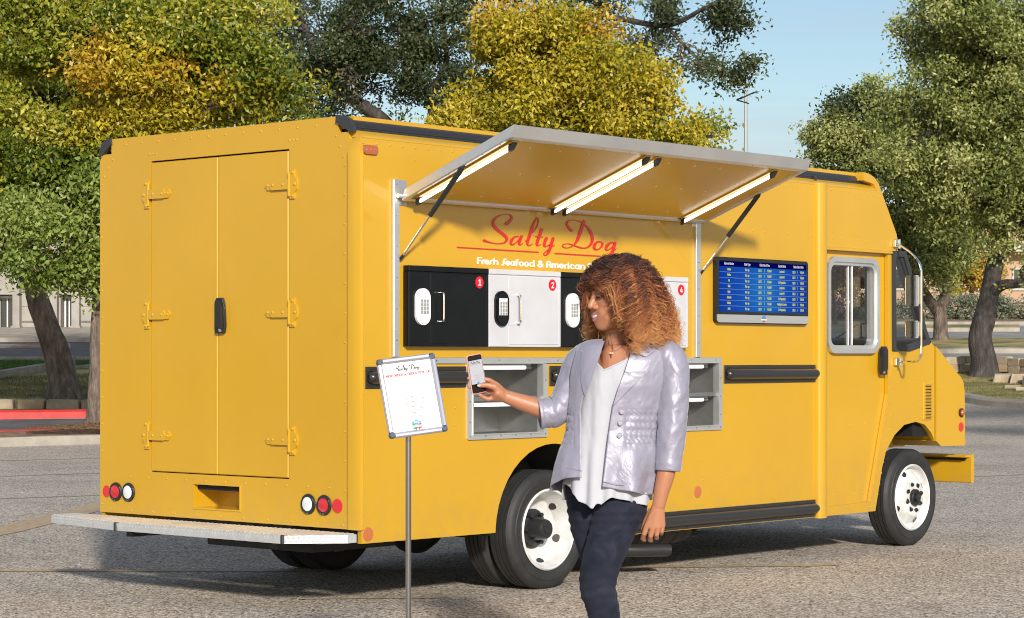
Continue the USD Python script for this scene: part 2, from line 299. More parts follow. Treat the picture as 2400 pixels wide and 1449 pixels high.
put('door_handle', a, 'black_plastic', truck); put('door_lock', b, 'chrome', truck)
# half-round pillar between body and cab
def half_round(x0, x1, z0, z1, proud, n=8):
    xc, hw = (x0 + x1) / 2, (x1 - x0) / 2
    return prism_xy(Polygon([(xc - hw, .0)] + [(xc - hw * math.cos(a), -proud * math.sin(a) ** .7) for a in np.linspace(.25, math.pi - .25, n)] + [(xc + hw, .0)]), z0, z1)
put('pillar', half_round(4.632, 4.752, .287, 2.712, .045), 'yellow_paint', truck)
put('drip_lip', prism_yz(Polygon([(0.0, 2.24), (-.018, 2.235), (-.018, 2.25), (0.0, 2.262)]), 4.757, 5.655), 'yellow_paint', truck)

# louvres on the cowl
lo = [bbox_(6.115, 6.245, -.008, .002, .965, 1.26, .006)]
put('louvre_panel', lo, 'yellow_paint', truck)
for k in range(11):
    z = 1.235 - k * .0245
    lv = put('louvre', hull([(6.145, -.0075, z + .009), (6.235, -.0075, z + .009), (6.145, -.0075, z - .007), (6.235, -.0075, z - .007), (6.145, -.016, z + .006), (6.235, -.016, z + .006)]), 'yellow_paint', truck)
    put('slot', box(6.148, 6.232, -.0092, -.0078, z - .013, z - .006), 'dark_void', lv)

# hood, nose lights, bumper
hood = Polygon([(6.316, .80), (6.385, .758), (6.757, .75), (6.765, .80), (6.757, .81), (6.752, 1.18), (6.735, 1.25), (6.70, 1.29), (6.62, 1.335), (6.316, 1.535)])
put('hood', prism_xz(hood, -.004, W + .004), 'yellow_paint', truck)
rv_line((6.345, -.004, 1.40), (6.345, -.004, .85), 4, NY)
put('engine_bay', box(6.05, 6.33, .05, W - .05, .84, 1.48), 'dark_void', truck)
a = put('side_lamp', [lathe([(1e-4, 0), (.034, 0), (.036, .012), (.028, .016)], [6.69, -.004, 1.013], NY, 20)], 'black_plastic', truck)
put('lens', dome([6.69, -.016, 1.013], NY, .026, .022, 16, 4), 'amber_lens', a)
put('reflector', disc([6.692, -.004, .90], NY, .037, .005), 'red_reflector', truck, label='dark red round reflector on the nose')
put('front_bumper', [prism_xz(rrect(6.835, 6.885, .449, .677, .012), -.012, W + .012), box(6.77, 6.836, .0, W, .655, .672)], 'yellow_paint', truck)
puts('bumper_bracket', [box(6.3, 6.84, .5, .62, .5, .6), box(6.3, 6.84, W - .62, W - .5, .5, .6), box(6.82, 6.834, .03, W - .03, .63, .645)], 'underbody', truck)

# front end: brow panel, windscreen, roof
def strip(profile, y0, y1, th):
    """A bent sheet along y following (x, z) profile points, th thick inwards."""
    p = np.array(profile, float); t = np.gradient(p, axis=0); t /= np.linalg.norm(t, axis=1, keepdims=True); n = np.c_[t[:, 1], -t[:, 0]]
    return prism_xz(Polygon(np.vstack([p, (p - n * th)[::-1]])), y0, y1)
put('roof', [box(0.031, 5.28, .08, W - .03, 2.761, 2.83), prism_xz(Polygon([(5.28, 2.77), (5.28, 2.83), (5.36, 2.822), (5.43, 2.80), (5.49, 2.755), (5.53, 2.70), (5.745, 2.385), (5.765, 2.315), (5.72, 2.31), (5.70, 2.37), (5.48, 2.68), (5.42, 2.75)]), 0.002, W - .002)], 'yellow_paint', truck)
ws0, ws1 = np.array([6.235, 1.56]), np.array([5.765, 2.315]); wd = unit(ws1 - ws0); wn = np.array([-wd[1], wd[0]]) * -1
wl = np.linalg.norm(ws1 - ws0)
def on_ws(poly, h0, h1):   # poly in (y, along the glass)
    m = ext(poly, h1 - h0); return frame_to(m, [ws0[0] + wn[0] * h0, 0, ws0[1] + wn[1] * h0], [0, 1, 0], [wd[0], 0, wd[1]], [wn[0], 0, wn[1]])
whole = sbox(.0, 0, W, wl); glass = sbox(.06, .05, 1.155, wl - .05).union(sbox(1.185, .05, W - .06, wl - .05))
wf = put('windscreen', on_ws(whole.difference(glass), -.03, .012), 'dark_grey_rubber', truck)
puts('pane', [on_ws(g_, -.012, -.007) for g_ in polys(glass.buffer(.004))], 'window_glass', wf)
put('wiper', [tube([on_ws(Point(y, z).buffer(.001), .02, .03).vertices.mean(0) for y, z in ((.9, .02), (.62, .16), (.30, .18))], .008, 6)], 'black_plastic', wf)
put('cowl', [prism_xz(Polygon([(6.20, 1.50), (6.316, 1.50), (6.316, 1.533), (6.225, 1.575)]), .031, W - .031)], 'yellow_paint', truck)
put('dashboard', [prism_xz(Polygon([(5.72, 1.25), (6.2, 1.25), (6.2, 1.54), (5.80, 1.53), (5.72, 1.48)]), .06, W - .06), box(5.78, 5.95, .3, .9, 1.53, 1.545)], 'dark_grey_rubber', truck)
put('steering_wheel', [tube([np.array([5.45, 1.75, 1.42]) + .2 * (math.cos(a) * np.array([0, 1, 0]) + math.sin(a) * np.array([.55, 0, .83])) for a in np.linspace(0, 2 * math.pi, 25)], .016, 6), cyl([5.45, 1.75, 1.42], [5.85, 1.75, 1.15], .03)], 'black_plastic', truck)
put('floor', box(.04, 6.2, .60, W - .60, .42, .47), 'underbody', truck)
put('partition', box(4.67, 4.70, .03, W - .03, .47, 2.77), 'dark_grey_rubber', truck)

# black quarter-round rails along the roof edges
def rail(y_edge, s, w):
    prof = Polygon([(y_edge - s * .016, 2.738), (y_edge - s * .016, 2.764)] + [(y_edge + s * (w - (w + .006) * math.cos(a)), 2.767 + .066 * math.sin(a)) for a in np.linspace(.05, math.pi / 2, 9)] + [(y_edge + s * (w + .004), 2.80), (y_edge + s * .0, 2.738)])
    prof = prof if prof.is_valid else prof.buffer(0)
    body = prism_yz(prof, .01, 5.40)
    cap = prism_yz(prof.buffer(.005, join_style=2), -.014, .012)
    groove = prism_yz(Polygon([(y_edge - s * .021, 2.760), (y_edge - s * .014, 2.760), (y_edge - s * .014, 2.766), (y_edge - s * .021, 2.766)]), .012, 5.398)
    return body, cap, groove
RI, RW = .062, .112                                # the service-side rail stands in from the wall over a sloping shoulder
for ye, s, w in ((RI, 1, RW), (W - .030, -1, .085)):
    a, b, c = rail(ye, s, w)
    r_ = put('roof_rail', [a, c], 'black_rail', truck); put('end_cap', b, 'dark_grey_rubber', r_)
put('shoulder', prism_yz(Polygon([(.0, 2.700), (.0, 2.712), (RI - .004, 2.752), (RI + .05, 2.752), (RI + .05, 2.71), (.032, 2.70)]), .02, 5.47), 'yellow_paint', truck)

# rear wall, doors, hinges
RI, RW = .062, .112
rearw = Polygon([(.085, .468), (W, .468), (W, 2.70), (W - .030, 2.738), (W - .115, 2.738), (W - .115, 2.832), (RI + RW, 2.832), (RI + RW, 2.738), (.086, 2.738)])
DZ0, DZ1, DY0, DY1, DYM = .744, 2.660, .590, 1.830, 1.210
plate_hole = sbox(1.014, .537, 1.429, .677)
put('rear_wall', prism_yz(rearw.difference(sbox(DY0 - .006, DZ0 - .006, DY1 + .006, DZ1 + .010)).difference(plate_hole), .0, .03), 'yellow_paint', truck)
put('door_backing', box(.031, .045, DY0 - .1, DY1 + .1, DZ0 - .1, DZ1 + .1), 'dark_void', truck)
for k, (ya, yb) in enumerate(((DYM + .003, DY1), (DY0, DYM - .003))):
    out = 1 if k == 0 else -1; yo = DY1 if k == 0 else DY0
    d_ = put('rear_door', bbox_(-.002, .028, ya, yb, DZ0, DZ1, .005), 'yellow_paint', truck)
    for z in (2.462, 1.714, .966):
        y = lambda u: yo - out * u
        st = [prism_yz(Polygon([(y(-.012), z - .027), (y(.17), z - .027), (y(.19), z), (y(.17), z + .027), (y(-.012), z + .027)]), -.013, -.002),
              prism_yz(Polygon([(y(-.012), z - .029), (y(.13), z - .029), (y(.147), z), (y(.13), z + .029), (y(-.012), z + .029)]), -.020, -.002),
              cyl([-.014, y(-.018), z - .070], [-.014, y(-.018), z + .070], .008, 8),
              prism_yz(Polygon([(y(-.02), z - .085), (y(-.06), z - .085), (y(-.06), z - .05), (y(-.08), z - .03), (y(-.085), z), (y(-.08), z + .03), (y(-.06), z + .05), (y(-.06), z + .085), (y(-.02), z + .085)]), -.011, 0.)]
        st += [dome([-.020, y(u), z], NX, .0095, .006, 8, 2) for u in (.03, .115)] + [dome([-.013, y(.165), z], NX, .0095, .006, 8, 2)] + [dome([-.011, y(-.045), z + q], NX, .011, .008, 8, 2) for q in (-.068, .068)] + [dome([-.011, y(-.065), z], NX, .011, .008, 8, 2)]
        put('hinge', st, 'yellow_paint', d_)
a, b = handle(np.array([-.002, 1.175, 1.70]), np.array([0, 0, 1.]), NX, 1)
put('rear_door_handle', a, 'black_plastic', truck); put('rear_door_lock', b, 'chrome', truck)
put('plate_recess', [box(.031, .20, 1.00, 1.014, .52, .69), box(.031, .20, 1.429, 1.443, .52, .69), box(.031, .20, 1.0145, 1.4285, .677, .69), box(.031, .20, 1.0145, 1.4285, .523, .537), box(.20, .21, 1.0, 1.44, .52, .69), prism_yz(sbox(1.004, .527, 1.439, .687).difference(plate_hole), -.005, 0)], 'yellow_paint', truck)
put('plate_backing', box(.192, .199, 1.02, 1.24, .545, .67), 'yellow_paint', truck)
post = Polygon([(.0, .086), (-.018, .080), (-.018, .030), (-.006, -.010), (.016, -.014), (.026, -.006), (.026, .0), (.03, .03), (.03, .086)])
put('corner_post', [prism_xy(post, .468, 2.62), hull([(0, .086, 2.62), (-.018, .08, 2.62), (-.018, .03, 2.62), (-.006, -.01, 2.62), (.026, -.006, 2.62), (0, .086, 2.67), (0, .0, 2.69), (.02, 0, 2.68), (.026, .05, 2.66)])], 'yellow_paint', truck)
put('corner_skin', [prism_xy(Polygon([(.004, .002), (.0305, .002), (.0305, .0835), (.004, .0835)]), .468, 2.699)], 'yellow_paint', truck)
for y in (.12, W - .02): rv_line((0, y, 2.55), (0, y, .52), 13, NX)
rv_line((0, .20, 2.79), (0, W - .1, 2.79), 14, NX); rv_line((0, .25, .70), (0, W - .3, .70), 11, NX); rv_line((0, .14, .49), (0, W - .1, .49), 11, NX)
rv_line((0, .52, 2.72), (0, .58, 2.72), 3, NX); rv_line((0, 1.79, 2.715), (0, 1.85, 2.715), 3, NX); rv_line((0, .19, 2.72), (0, .13, 2.60), 3, NX); rv_line((0, W - .13, 2.70), (0, W - .04, 2.60), 3, NX)
# tail lamps
def lamp(y, z, mat, label):
    l_ = put('tail_lamp', lathe([(1e-4, 0), (.058, 0), (.060, .006), (.056, .014), (.043, .016), (.042, .010)], [0, y, z], NX, 28), 'black_plastic', truck, label=label)
    put('lens', [lathe([(.043, .011), (.040, .016), (.025, .020), (1e-4, .021)], [0, y, z], NX, 24)] + [dome([-.0175, y + .024 * math.cos(q), z + .024 * math.sin(q)], NX, .005, .003, 8, 2) for q in np.arange(6) * math.pi / 3] + [dome([-.020, y, z], NX, .005, .003, 8, 2)], mat, l_)
    puts('screw', [dome([-.013, y + .052 * math.cos(q), z + .052 * math.sin(q)], NX, .004, .003, 6, 2) for q in (-1.57, .52, 2.62)], 'chrome', l_)
lamp(2.175, .602, 'red_lens', 'red tail lamp beside the left end of the rear wall'); lamp(2.050, .604, 'white_lens', 'white reversing lamp near the left end of the rear wall')
lamp(.417, .600, 'white_lens', 'white reversing lamp near the service side corner'); lamp(.285, .599, 'red_lens', 'red tail lamp near the service side corner')
put('reflector', disc([0, 2.272, .600], NX, .038, .004), 'red_reflector', truck, label='red round reflector at the left end of the rear wall')
put('reflector', disc([0, .180, .598], NX, .042, .004), 'red_reflector', truck, label='red round reflector by the rear corner post')
put('reflector', disc([3.21, 0, .542], NY, .040, .004), 'amber_reflector', truck, label='amber round reflector low on the side')
put('reflector', disc([.066, 0, .442], NY, .040, .004), 'amber_reflector', truck, label='amber round reflector at the bottom rear corner')
ml = put('marker_lamp', frame_to(ext(rrect(-.058, .058, -.026, .026, .02), .014), [.078, 0, 2.635], [1, 0, 0], [0, 0, 1], [0, -1, 0]), 'amber_lens', truck)
puts('screw', [dome([.078 + q, -.014, 2.635], NY, .008, .004, 8, 2) for q in (-.034, .034)], 'chrome', ml)
put('bulb', dome([.078, -.012, 2.635], NY, .010, .006, 8, 2), 'amber_reflector', ml)

# rear step: tread plate on the rear
stp = Polygon([(-.025, .0), (-.095, .0), (-.365, .243), (-.365, 1.738), (-.215, 2.56), (-.025, 2.56)])
rs = put('rear_step', [prism_xy(stp, .40, .447)], 'tread_plate', truck)
treads = []
for k in range(64):
    y = .02 + k * .04
    seg = stp.buffer(-.006).intersection(LineString([(-.5, y), (0, y)]))
    if seg.length > .02:
        xa, _, xb, _ = seg.bounds; treads.append(bbox_(xa, xb, y - .009, y + .009, .4475, .4535, .003))
put('tread', treads, 'tread_plate', rs, kind='stuff')
lug = []
ed = list(stp.exterior.coords)
for (xa, ya), (xb, yb) in zip(ed[:-1], ed[1:]):
    L_ = math.hypot(xb - xa, yb - ya)
    if xa > -.03 and xb > -.03: continue
    u = np.array([xb - xa, yb - ya, 0]) / L_; n_ = np.array([u[1], -u[0], 0]); n_ = n_ if n_ @ [-1, -.2, 0] > 0 else -n_
    for k in range(int(L_ / .03)):
        for q, zz in ((0, .413), (1, .434)):
            c = np.array([xa, ya, zz]) + u * (.02 + k * .03 + q * .015); dv = unit(u + (1 if q else -1) * np.array([0, 0, 1.]))
            lug.append(hull([c - dv * .010, c + dv * .010, c + np.cross(dv, n_) * .003, c - np.cross(dv, n_) * .003, c + n_ * .0025]))
put('lug', lug, 'tread_plate', rs, kind='stuff')
puts('step_joint', [bbox_(-.372, -.33, y - .012, y + .012, .399, .45, .004) for y in (.25, 1.73)], 'dark_grey_rubber', rs)
puts('step_bracket', [box(-.2, .3, y - .03, y + .03, .35, .399) for y in (.5, 1.8)], 'underbody', truck)

# black bump strips
def bump_strip(x0, x1, zc, hgt, end=(1, 1)):
    h = hgt / 2; r = h * .60
    pl = bbox_(x0, x1, -.008, 0, zc - h, zc + h, .003)
    xs = np.linspace(x0 + .02 + r * .2, x1 - (0 if end[1] == 2 else .02), 2)
    prof = []
    pts = [(x0 + .012, .35), (x0 + .02, .75), (x0 + .045, 1.)] + [(x1 - .045, 1.), (x1 - .012, .86), (x1 + .006, .5), (x1 + .010, .12)]
    v = np.array([[(x, -.008 - .052 * s * math.sin(a) ** .8, zc + r * max(s, .5) * math.cos(a) * (1 if s > .3 else s / .3)) for a in np.linspace(0, math.pi, 13)] for x, s in pts]).reshape(-1, 3)
    tb = TM(v, grid_faces(len(pts), 13)[:, ::-1])
    s_ = put('bump_strip', [pl, tb, box(x0 + .004, x1 - .004, -.012, -.0079, zc + r + .001, zc + r + .006), box(x0 + .004, x1 - .004, -.012, -.0079, zc - r - .006, zc - r - .001)], 'black_rail', truck)
    k = max(3, int((x1 - x0) / .19) + 1)
    put('rivet', [dome([x, -.008, zc + q * (h + r) / 2 * 1.0], NY, .008, .005, 7, 2) for x in np.linspace(x0 + .05, x1 - .05, k) for q in (-1, 1)], 'hub_black', s_)
bump_strip(.041, .889, 1.334, .126); bump_strip(1.66, 2.72, 1.334, .126); bump_strip(3.508, 4.628, 1.334, .126); bump_strip(2.29, 4.628, .362, .124)

# wheels
def wheel(x, y_face, s, dual, front):
    """s = +1: the wheel's outer side looks towards -y."""
    R = .373; o = np.array([x, y_face, R]); ax = np.array([0, float(s), 0])
    w = put('wheel', lathe([(.244, .02), (.252, .004), (.262, .012), (.300, -.004), (.318, -.002), (.322, .003), (.345, .006), (.362, .018), (.369, .032)] +
                           sum([[(.373, h0), (.373, h1), (.363, h1 + .001), (.363, h1 + .007)] for h0, h1 in ((.036, .062), (.070, .096), (.104, .130))], []) +
                           [(.373, .138), (.373, .166), (.366, .176), (.345, .198), (.30, .204), (.252, .20), (.244, .19)], o, ax, 72), 'rubber', truck,
            label=None)
    if not front:
        put('rim', lathe([(.256, .006), (.246, -.002), (.240, .002), (.236, .03), (.226, .05), (.216, .09), (.20, .135), (.15, .150), (.09, .150)], o, ax, 56), 'wheel_white', w)
        puts('hand_hole', [disc(o + ax * .108 + .208 * np.array([math.cos(q), 0, math.sin(q)]) - 0 * ax, unit(-.9 * np.array([math.cos(q), 0, math.sin(q)]) - .6 * ax), .026, .004, 16) for q in np.arange(6) * math.pi / 3 + .7], 'hub_black', w)
        put('hub', [lathe([(.125, .150), (.125, .138), (.10, .13), (.075, .125), (.068, .06), (.062, .03), (.055, .02), (.03, .018), (.028, .012), (1e-4, .012)], o, ax, 32)] +
            [cyl(o + ax * .14 + .098 * np.array([math.cos(q), 0, math.sin(q)]), o + ax * .10 + .098 * np.array([math.cos(q), 0, math.sin(q)]), .015, 6) for q in np.arange(6) * math.pi / 3] +
            [dome(o + ax * .02 + .046 * np.array([math.cos(q), 0, math.sin(q)]), -ax, .006, .005, 6, 2) for q in np.arange(8) * math.pi / 4], 'hub_black', w)
    else:
        put('rim', lathe([(.256, .006), (.246, -.002), (.240, .004), (.232, .040), (.222, .052), (.206, .05), (.19, .035), (.150, .004), (.142, -.004), (.09, -.008), (.065, -.008)], o, ax, 56), 'wheel_white', w)
        puts('hand_hole', [disc(o + ax * .034 + .196 * np.array([math.cos(q), 0, math.sin(q)]), unit(.55 * np.array([math.cos(q), 0, math.sin(q)]) - .8 * ax), .024, .004, 16) for q in np.arange(4) * math.pi / 2 + 2.0], 'hub_black', w)
        put('hub', [lathe([(.066, -.007), (.064, -.03), (.056, -.036), (.048, -.03), (.030, -.022), (.028, -.045), (1e-4, -.047)], o, ax, 28)], 'hub_black', w)
        puts('wheel_nut', [hull([o - ax * .008 + .103 * np.array([math.cos(q), 0, math.sin(q)]) + e for e in [.017 * np.array([math.cos(b), 0, math.sin(b)]) for b in np.arange(10) * .628] + [.036 * np.array([-math.cos(q + 1.1), 0, -math.sin(q + 1.1)]) * .9]] + [o - ax * .024 + .103 * np.array([math.cos(q), 0, math.sin(q)]) + .010 * np.array([math.cos(b), 0, math.sin(b)]) for b in np.arange(6) * 1.047]) for q in np.arange(8) * math.pi / 4 + .3], 'hub_black', w)
    if dual:
        w2 = put('wheel', lathe([(.244, .24), (.252, .222), (.300, .216), (.345, .222), (.369, .242)] + sum([[(.373, h0), (.373, h1), (.363, h1 + .001), (.363, h1 + .007)] for h0, h1 in ((.246, .272), (.280, .306), (.314, .340))], []) +
                                [(.373, .348), (.373, .376), (.366, .386), (.345, .408), (.30, .414), (.252, .41), (.244, .40)], o, ax, 72), 'rubber', truck)
        put('rim', lathe([(.246, .26), (.246, .40), (.236, .412), (.226, .40), (.218, .34), (.15, .33), (.02, .33)], o, ax, 48), 'aluminium', w2)
wheel(1.70, .03, 1, True, False); wheel(1.70, W - .03, -1, True, False); wheel(6.016, .022, 1, False, True); wheel(6.016, W - .022, -1, False, True)
put('rear_axle', [cyl([1.7, .4, .373], [1.7, W - .4, .373], .06, 14), lathe([(1e-4, -.2), (.12, -.16), (.195, -.05), (.205, .03), (.17, .12), (.08, .2), (1e-4, .22)], [1.66, 1.17, .365], [1, 0, 0], 28)], 'underbody', truck)
put('front_axle', [cyl([6.016, .2, .36], [6.016, W - .2, .36], .05, 10)], 'underbody', truck)
puts('shock_absorber', [cyl([5.97, .34, .55], [5.97, .34, .95], .014, 8), cyl([5.97, W - .34, .55], [5.97, W - .34, .95], .014, 8)], 'hub_black', truck)
puts('chassis_rail', [box(.1, 6.7, .62, .72, .36, .47), box(.1, 6.7, W - .72, W - .62, .36, .47)], 'underbody', truck)
# wheel housings
for x, r, mat in ((1.70, .56, 'underbody'),):
    for y0, y1 in ((.031, .56), (W - .56, W - .031)):
        arc = np.array(circle_arc(x, .37, r, 0, math.pi, 18)); arc2 = np.array(circle_arc(x, .37, r + .012, math.pi, 0, 18))
        put('wheel_housing', [prism_xz(Polygon(np.vstack([arc, arc2])), y0, y1), prism_xz(Polygon(np.vstack([arc, [[x - r, .42], [x + r, .42]][::1]])).buffer(0), y1 if y0 < 1 else y0 - .01, y1 + .01 if y0 < 1 else y0)], mat, truck)
put('wheel_housing', [prism_xz(Polygon([(5.70, .84), (5.85, .94), (6.02, .962), (6.15, .94), (6.25, .87), (6.30, .815), (6.30, .83), (6.2, .93), (6.02, .985), (5.85, .96), (5.66, .86)]), .0305, .62), box(5.60, 6.3, .55, .57, .76, .95)], 'yellow_paint', truck)
put('frame_rail_front', [box(5.9, 6.76, .55, .60, .73, .80), box(6.05, 6.25, .35, .5, .74, .80)], 'yellow_paint', truck)
# silencer and exhaust
put('silencer', [lathe([(1e-4, 0), (.09, .0), (.115, .03)] + sum([[(.118, h), (.118, h + .10), (.108, h + .112), (.108, h + .125)] for h in np.arange(.04, 1.0, .14)], []) + [(.1, 1.06), (1e-4, 1.07)], [2.45, .36, .285], [1, 0, 0], 24)], 'underbody', truck)
put('exhaust_pipe', [tube(smooth_path([[1.9, .75, .30], [2.3, .50, .22], [2.65, .20, .175], [2.92, .03, .17]], 6), .045, 16, caps=False), tube(smooth_path([[2.65, .20, .175], [2.93, .02, .17]], 4), .038, 16, caps=True)], 'black_rail', truck)
puts('underside_box', [box(2.5, 3.9, .8, 1.6, .2, .42), box(.3, 1.0, .7, 1.65, .28, .42), box(4.1, 5.2, .72, 1.62, .24, .42)], 'underbody', truck)
# ---------------------------------------------------------------- service frame, shelves
AL = 'aluminium'
x0f, x1f = side(917, 840)[0], S1[0] + 1.846 + (S2[0] - S1[0]) + .045
fr = put('counter_rail', [bbox_(x0f, 3.474, -.010, 0, 1.412, 1.450, .003)], AL, truck)
puts('rivet', [dome([x, -.010, 1.432], NY, .007, .005, 7, 2) for x in np.linspace(.35, 3.4, 12)], 'chrome', fr)
for (xa, xb, za, zb), lab in ((sh1, 'open steel pass-through shelf nearer the rear of the truck'), (sh2, 'open steel pass-through shelf nearer the cab')):
    s_ = put('shelf_unit', [prism_xz(rrect(xa - .045, xb + .045, .956, 1.411, .012).difference(sbox(xa, za, xb, zb)), -.012, 0),
                            prism_xz(sbox(xa - .004, za - .004, xb + .004, zb + .004).difference(sbox(xa + .003, za + .003, xb - .003, zb - .003)), -.018, -.0005), prism_xz(sbox(xa + .0004, za + .0004, xb - .0004, zb - .0004).difference(sbox(xa + .003, za + .003, xb - .003, zb - .003)), -.0006, .0315)], AL, truck, label=lab)
    D = .36; zm = (za + zb) / 2 - .015
    puts('lining_panel', [box(xa - .006, xa, .031, D, za - .006, zb + .006), box(xb, xb + .006, .031, D, za - .006, zb + .006), box(xa - .006, xb + .006, D + .0005, D + .006, za - .006, zb + .006), box(xa + .0002, xb - .0002, .031, D, za - .006, za), box(xa + .0002, xb - .0002, .031, D, zb, zb + .006)], 'stainless', s_)
    put('middle_shelf', [bbox_(xa + .004, xb - .004, .002, D, zm, zm + .028, .003)], 'stainless', s_)
    for z in (zb - .026, zm - .022):
        put('tube_light', cyl([xa + .02, .05, z], [xb - .10, .05, z], .0125, 12), 'shelf_lamp', s_)
        put('lamp_holder', [cyl([xb - .10, .05, z], [xb - .05, .05, z], .011, 10), box(xa + .02, xb - .05, .045, .06, z + .010, z + .024)], 'stainless', s_)
    rr = [[x, -.012, z] for x in np.linspace(xa - .024, xb + .024, 6) for z in (.976,)] + [[x, -.012, z] for x in (xa - .024, xb + .024) for z in np.linspace(1.06, 1.31, 3)]
    puts('rivet', [dome(p, NY, .007, .005, 7, 2) for p in rr], 'chrome', s_)
# ---------------------------------------------------------------- awning over the service side
ax0, ax1 = .302, 3.234
HP = np.array([0, -.036, 2.352]); AO = unit([0, -.83, .312]); AN = np.array([0, -AO[2], -AO[1]]); AN = AN if AN[2] > 0 else -AN; AL_ = .895
def on_aw(m): return frame_to(m, HP, [1, 0, 0], AO, AN)     # (x, along the awning, above its underside)
for xa, xb in ((x0f, x0f + .048), (3.168, 3.222)):
    p_ = put('awning_post', [bbox_(xa, xb, -.022, 0, 1.452, 2.478, .003), bbox_(xa + (.0 if xa < 1 else -.02), xb + (.075 if xa < 1 else .0), -.006, 0, 2.33, 2.478, .002)], AL, truck)
    puts('rivet', [dome([(xa + xb) / 2, -.022, z], NY, .006, .005, 7, 2) for z in np.linspace(1.55, 2.45, 6)], 'chrome', p_)
aw = put('awning', [on_aw(box(ax0 + .02, ax1 - .02, .02, AL_ - .02, .012, .028))], 'awning_paint', truck, label='raised awning flap with silver rim over the lockers')
put('awning_frame', [on_aw(bbox_(ax0, ax0 + .035, 0, AL_, 0, .075, .004)), on_aw(bbox_(ax1 - .035, ax1, 0, AL_, 0, .075, .004)), on_aw(bbox_(ax0 + .0351, ax1 - .0351, AL_ - .035, AL_, 0, .075, .004)), on_aw(bbox_(ax0 + .0351, ax1 - .0351, .0, .035, 0, .06, .004)), on_aw(box(ax0 + .02, ax1 - .02, .02, AL_ - .02, .066, .073))], AL, aw)
put('rivet', [on_aw(dome([x, AL_ - .018, 0], [0, 0, -1], .006, .004, 7, 2)) for x in np.linspace(ax0 + .1, ax1 - .1, 12)] + [on_aw(dome([x, .018, 0], [0, 0, -1], .006, .004, 7, 2)) for x in np.linspace(ax0 + .1, ax1 - .1, 12)] +
    [on_aw(dome([x, u, 0], [0, 0, -1], .006, .004, 7, 2)) for u in np.linspace(.1, .8, 6) for x in (ax0 + .018, ax1 - .018)] +
    [on_aw(dome([x, u, .012], [0, 0, -1], .006, .004, 7, 2)) for u in (.12, .45, .77) for x in np.linspace(ax0 + .3, ax1 - .3, 10)], 'chrome', aw, kind='stuff')
put('hinge_rod', cyl([x0f + .02, HP[1], HP[2] + .03], [3.20, HP[1], HP[2] + .03], .014, 10), AL, truck)
tx = [side(975, 468, -.09)[0] + .01, side(1300, 492, -.09)[0], side(1325, 495, -.09)[0] + .01, side(1608, 518, -.09)[0] - .02]
tx[0] = max(tx[0], .40); tx[3] = min(tx[3], 3.16)
for x in tx:
    t_ = put('tube_light', on_aw(cyl([x, .075, -.022], [x, AL_ - .085, -.022], .0135, 14)), 'tube_lamp', aw)
    put('fitting', [on_aw(bbox_(x - .03, x + .03, .05, AL_ - .055, -.002, .013, .003))], 'yellow_paint', t_)
    puts('end_cap', [on_aw(hull([[x + a, u + b, c] for a in (-.02, .02) for b in (-.016, .016) for c in (0., -.014)] + [[x + a, u + b, -.042] for a in (-.012, .012) for b in (-.013, .013)])) for u in (.062, AL_ - .07)], 'black_plastic', t_)
for xw in (ax0 + .022, ax1 - .02):
    top, bot = np.array([xw, -.495, 2.522]), np.array([xw - .008 if xw < 1 else xw + .01, -.018, 2.02]); mid = top * .48 + bot * .52
    g_ = put('gas_strut', [cyl(top, mid, .0155, 14), tube([top + unit(top - bot) * .02, top], [.008, .016], 10)], 'black_plastic', truck)
    put('rod', cyl(mid, bot, .0065, 10), 'chrome', g_); put('ball_joint', [tube([bot, bot + unit(mid - bot) * .03], [.010, .009], 8), dome(bot + [0, .014, 0], NY, .012, .014, 8)], 'black_plastic', g_)

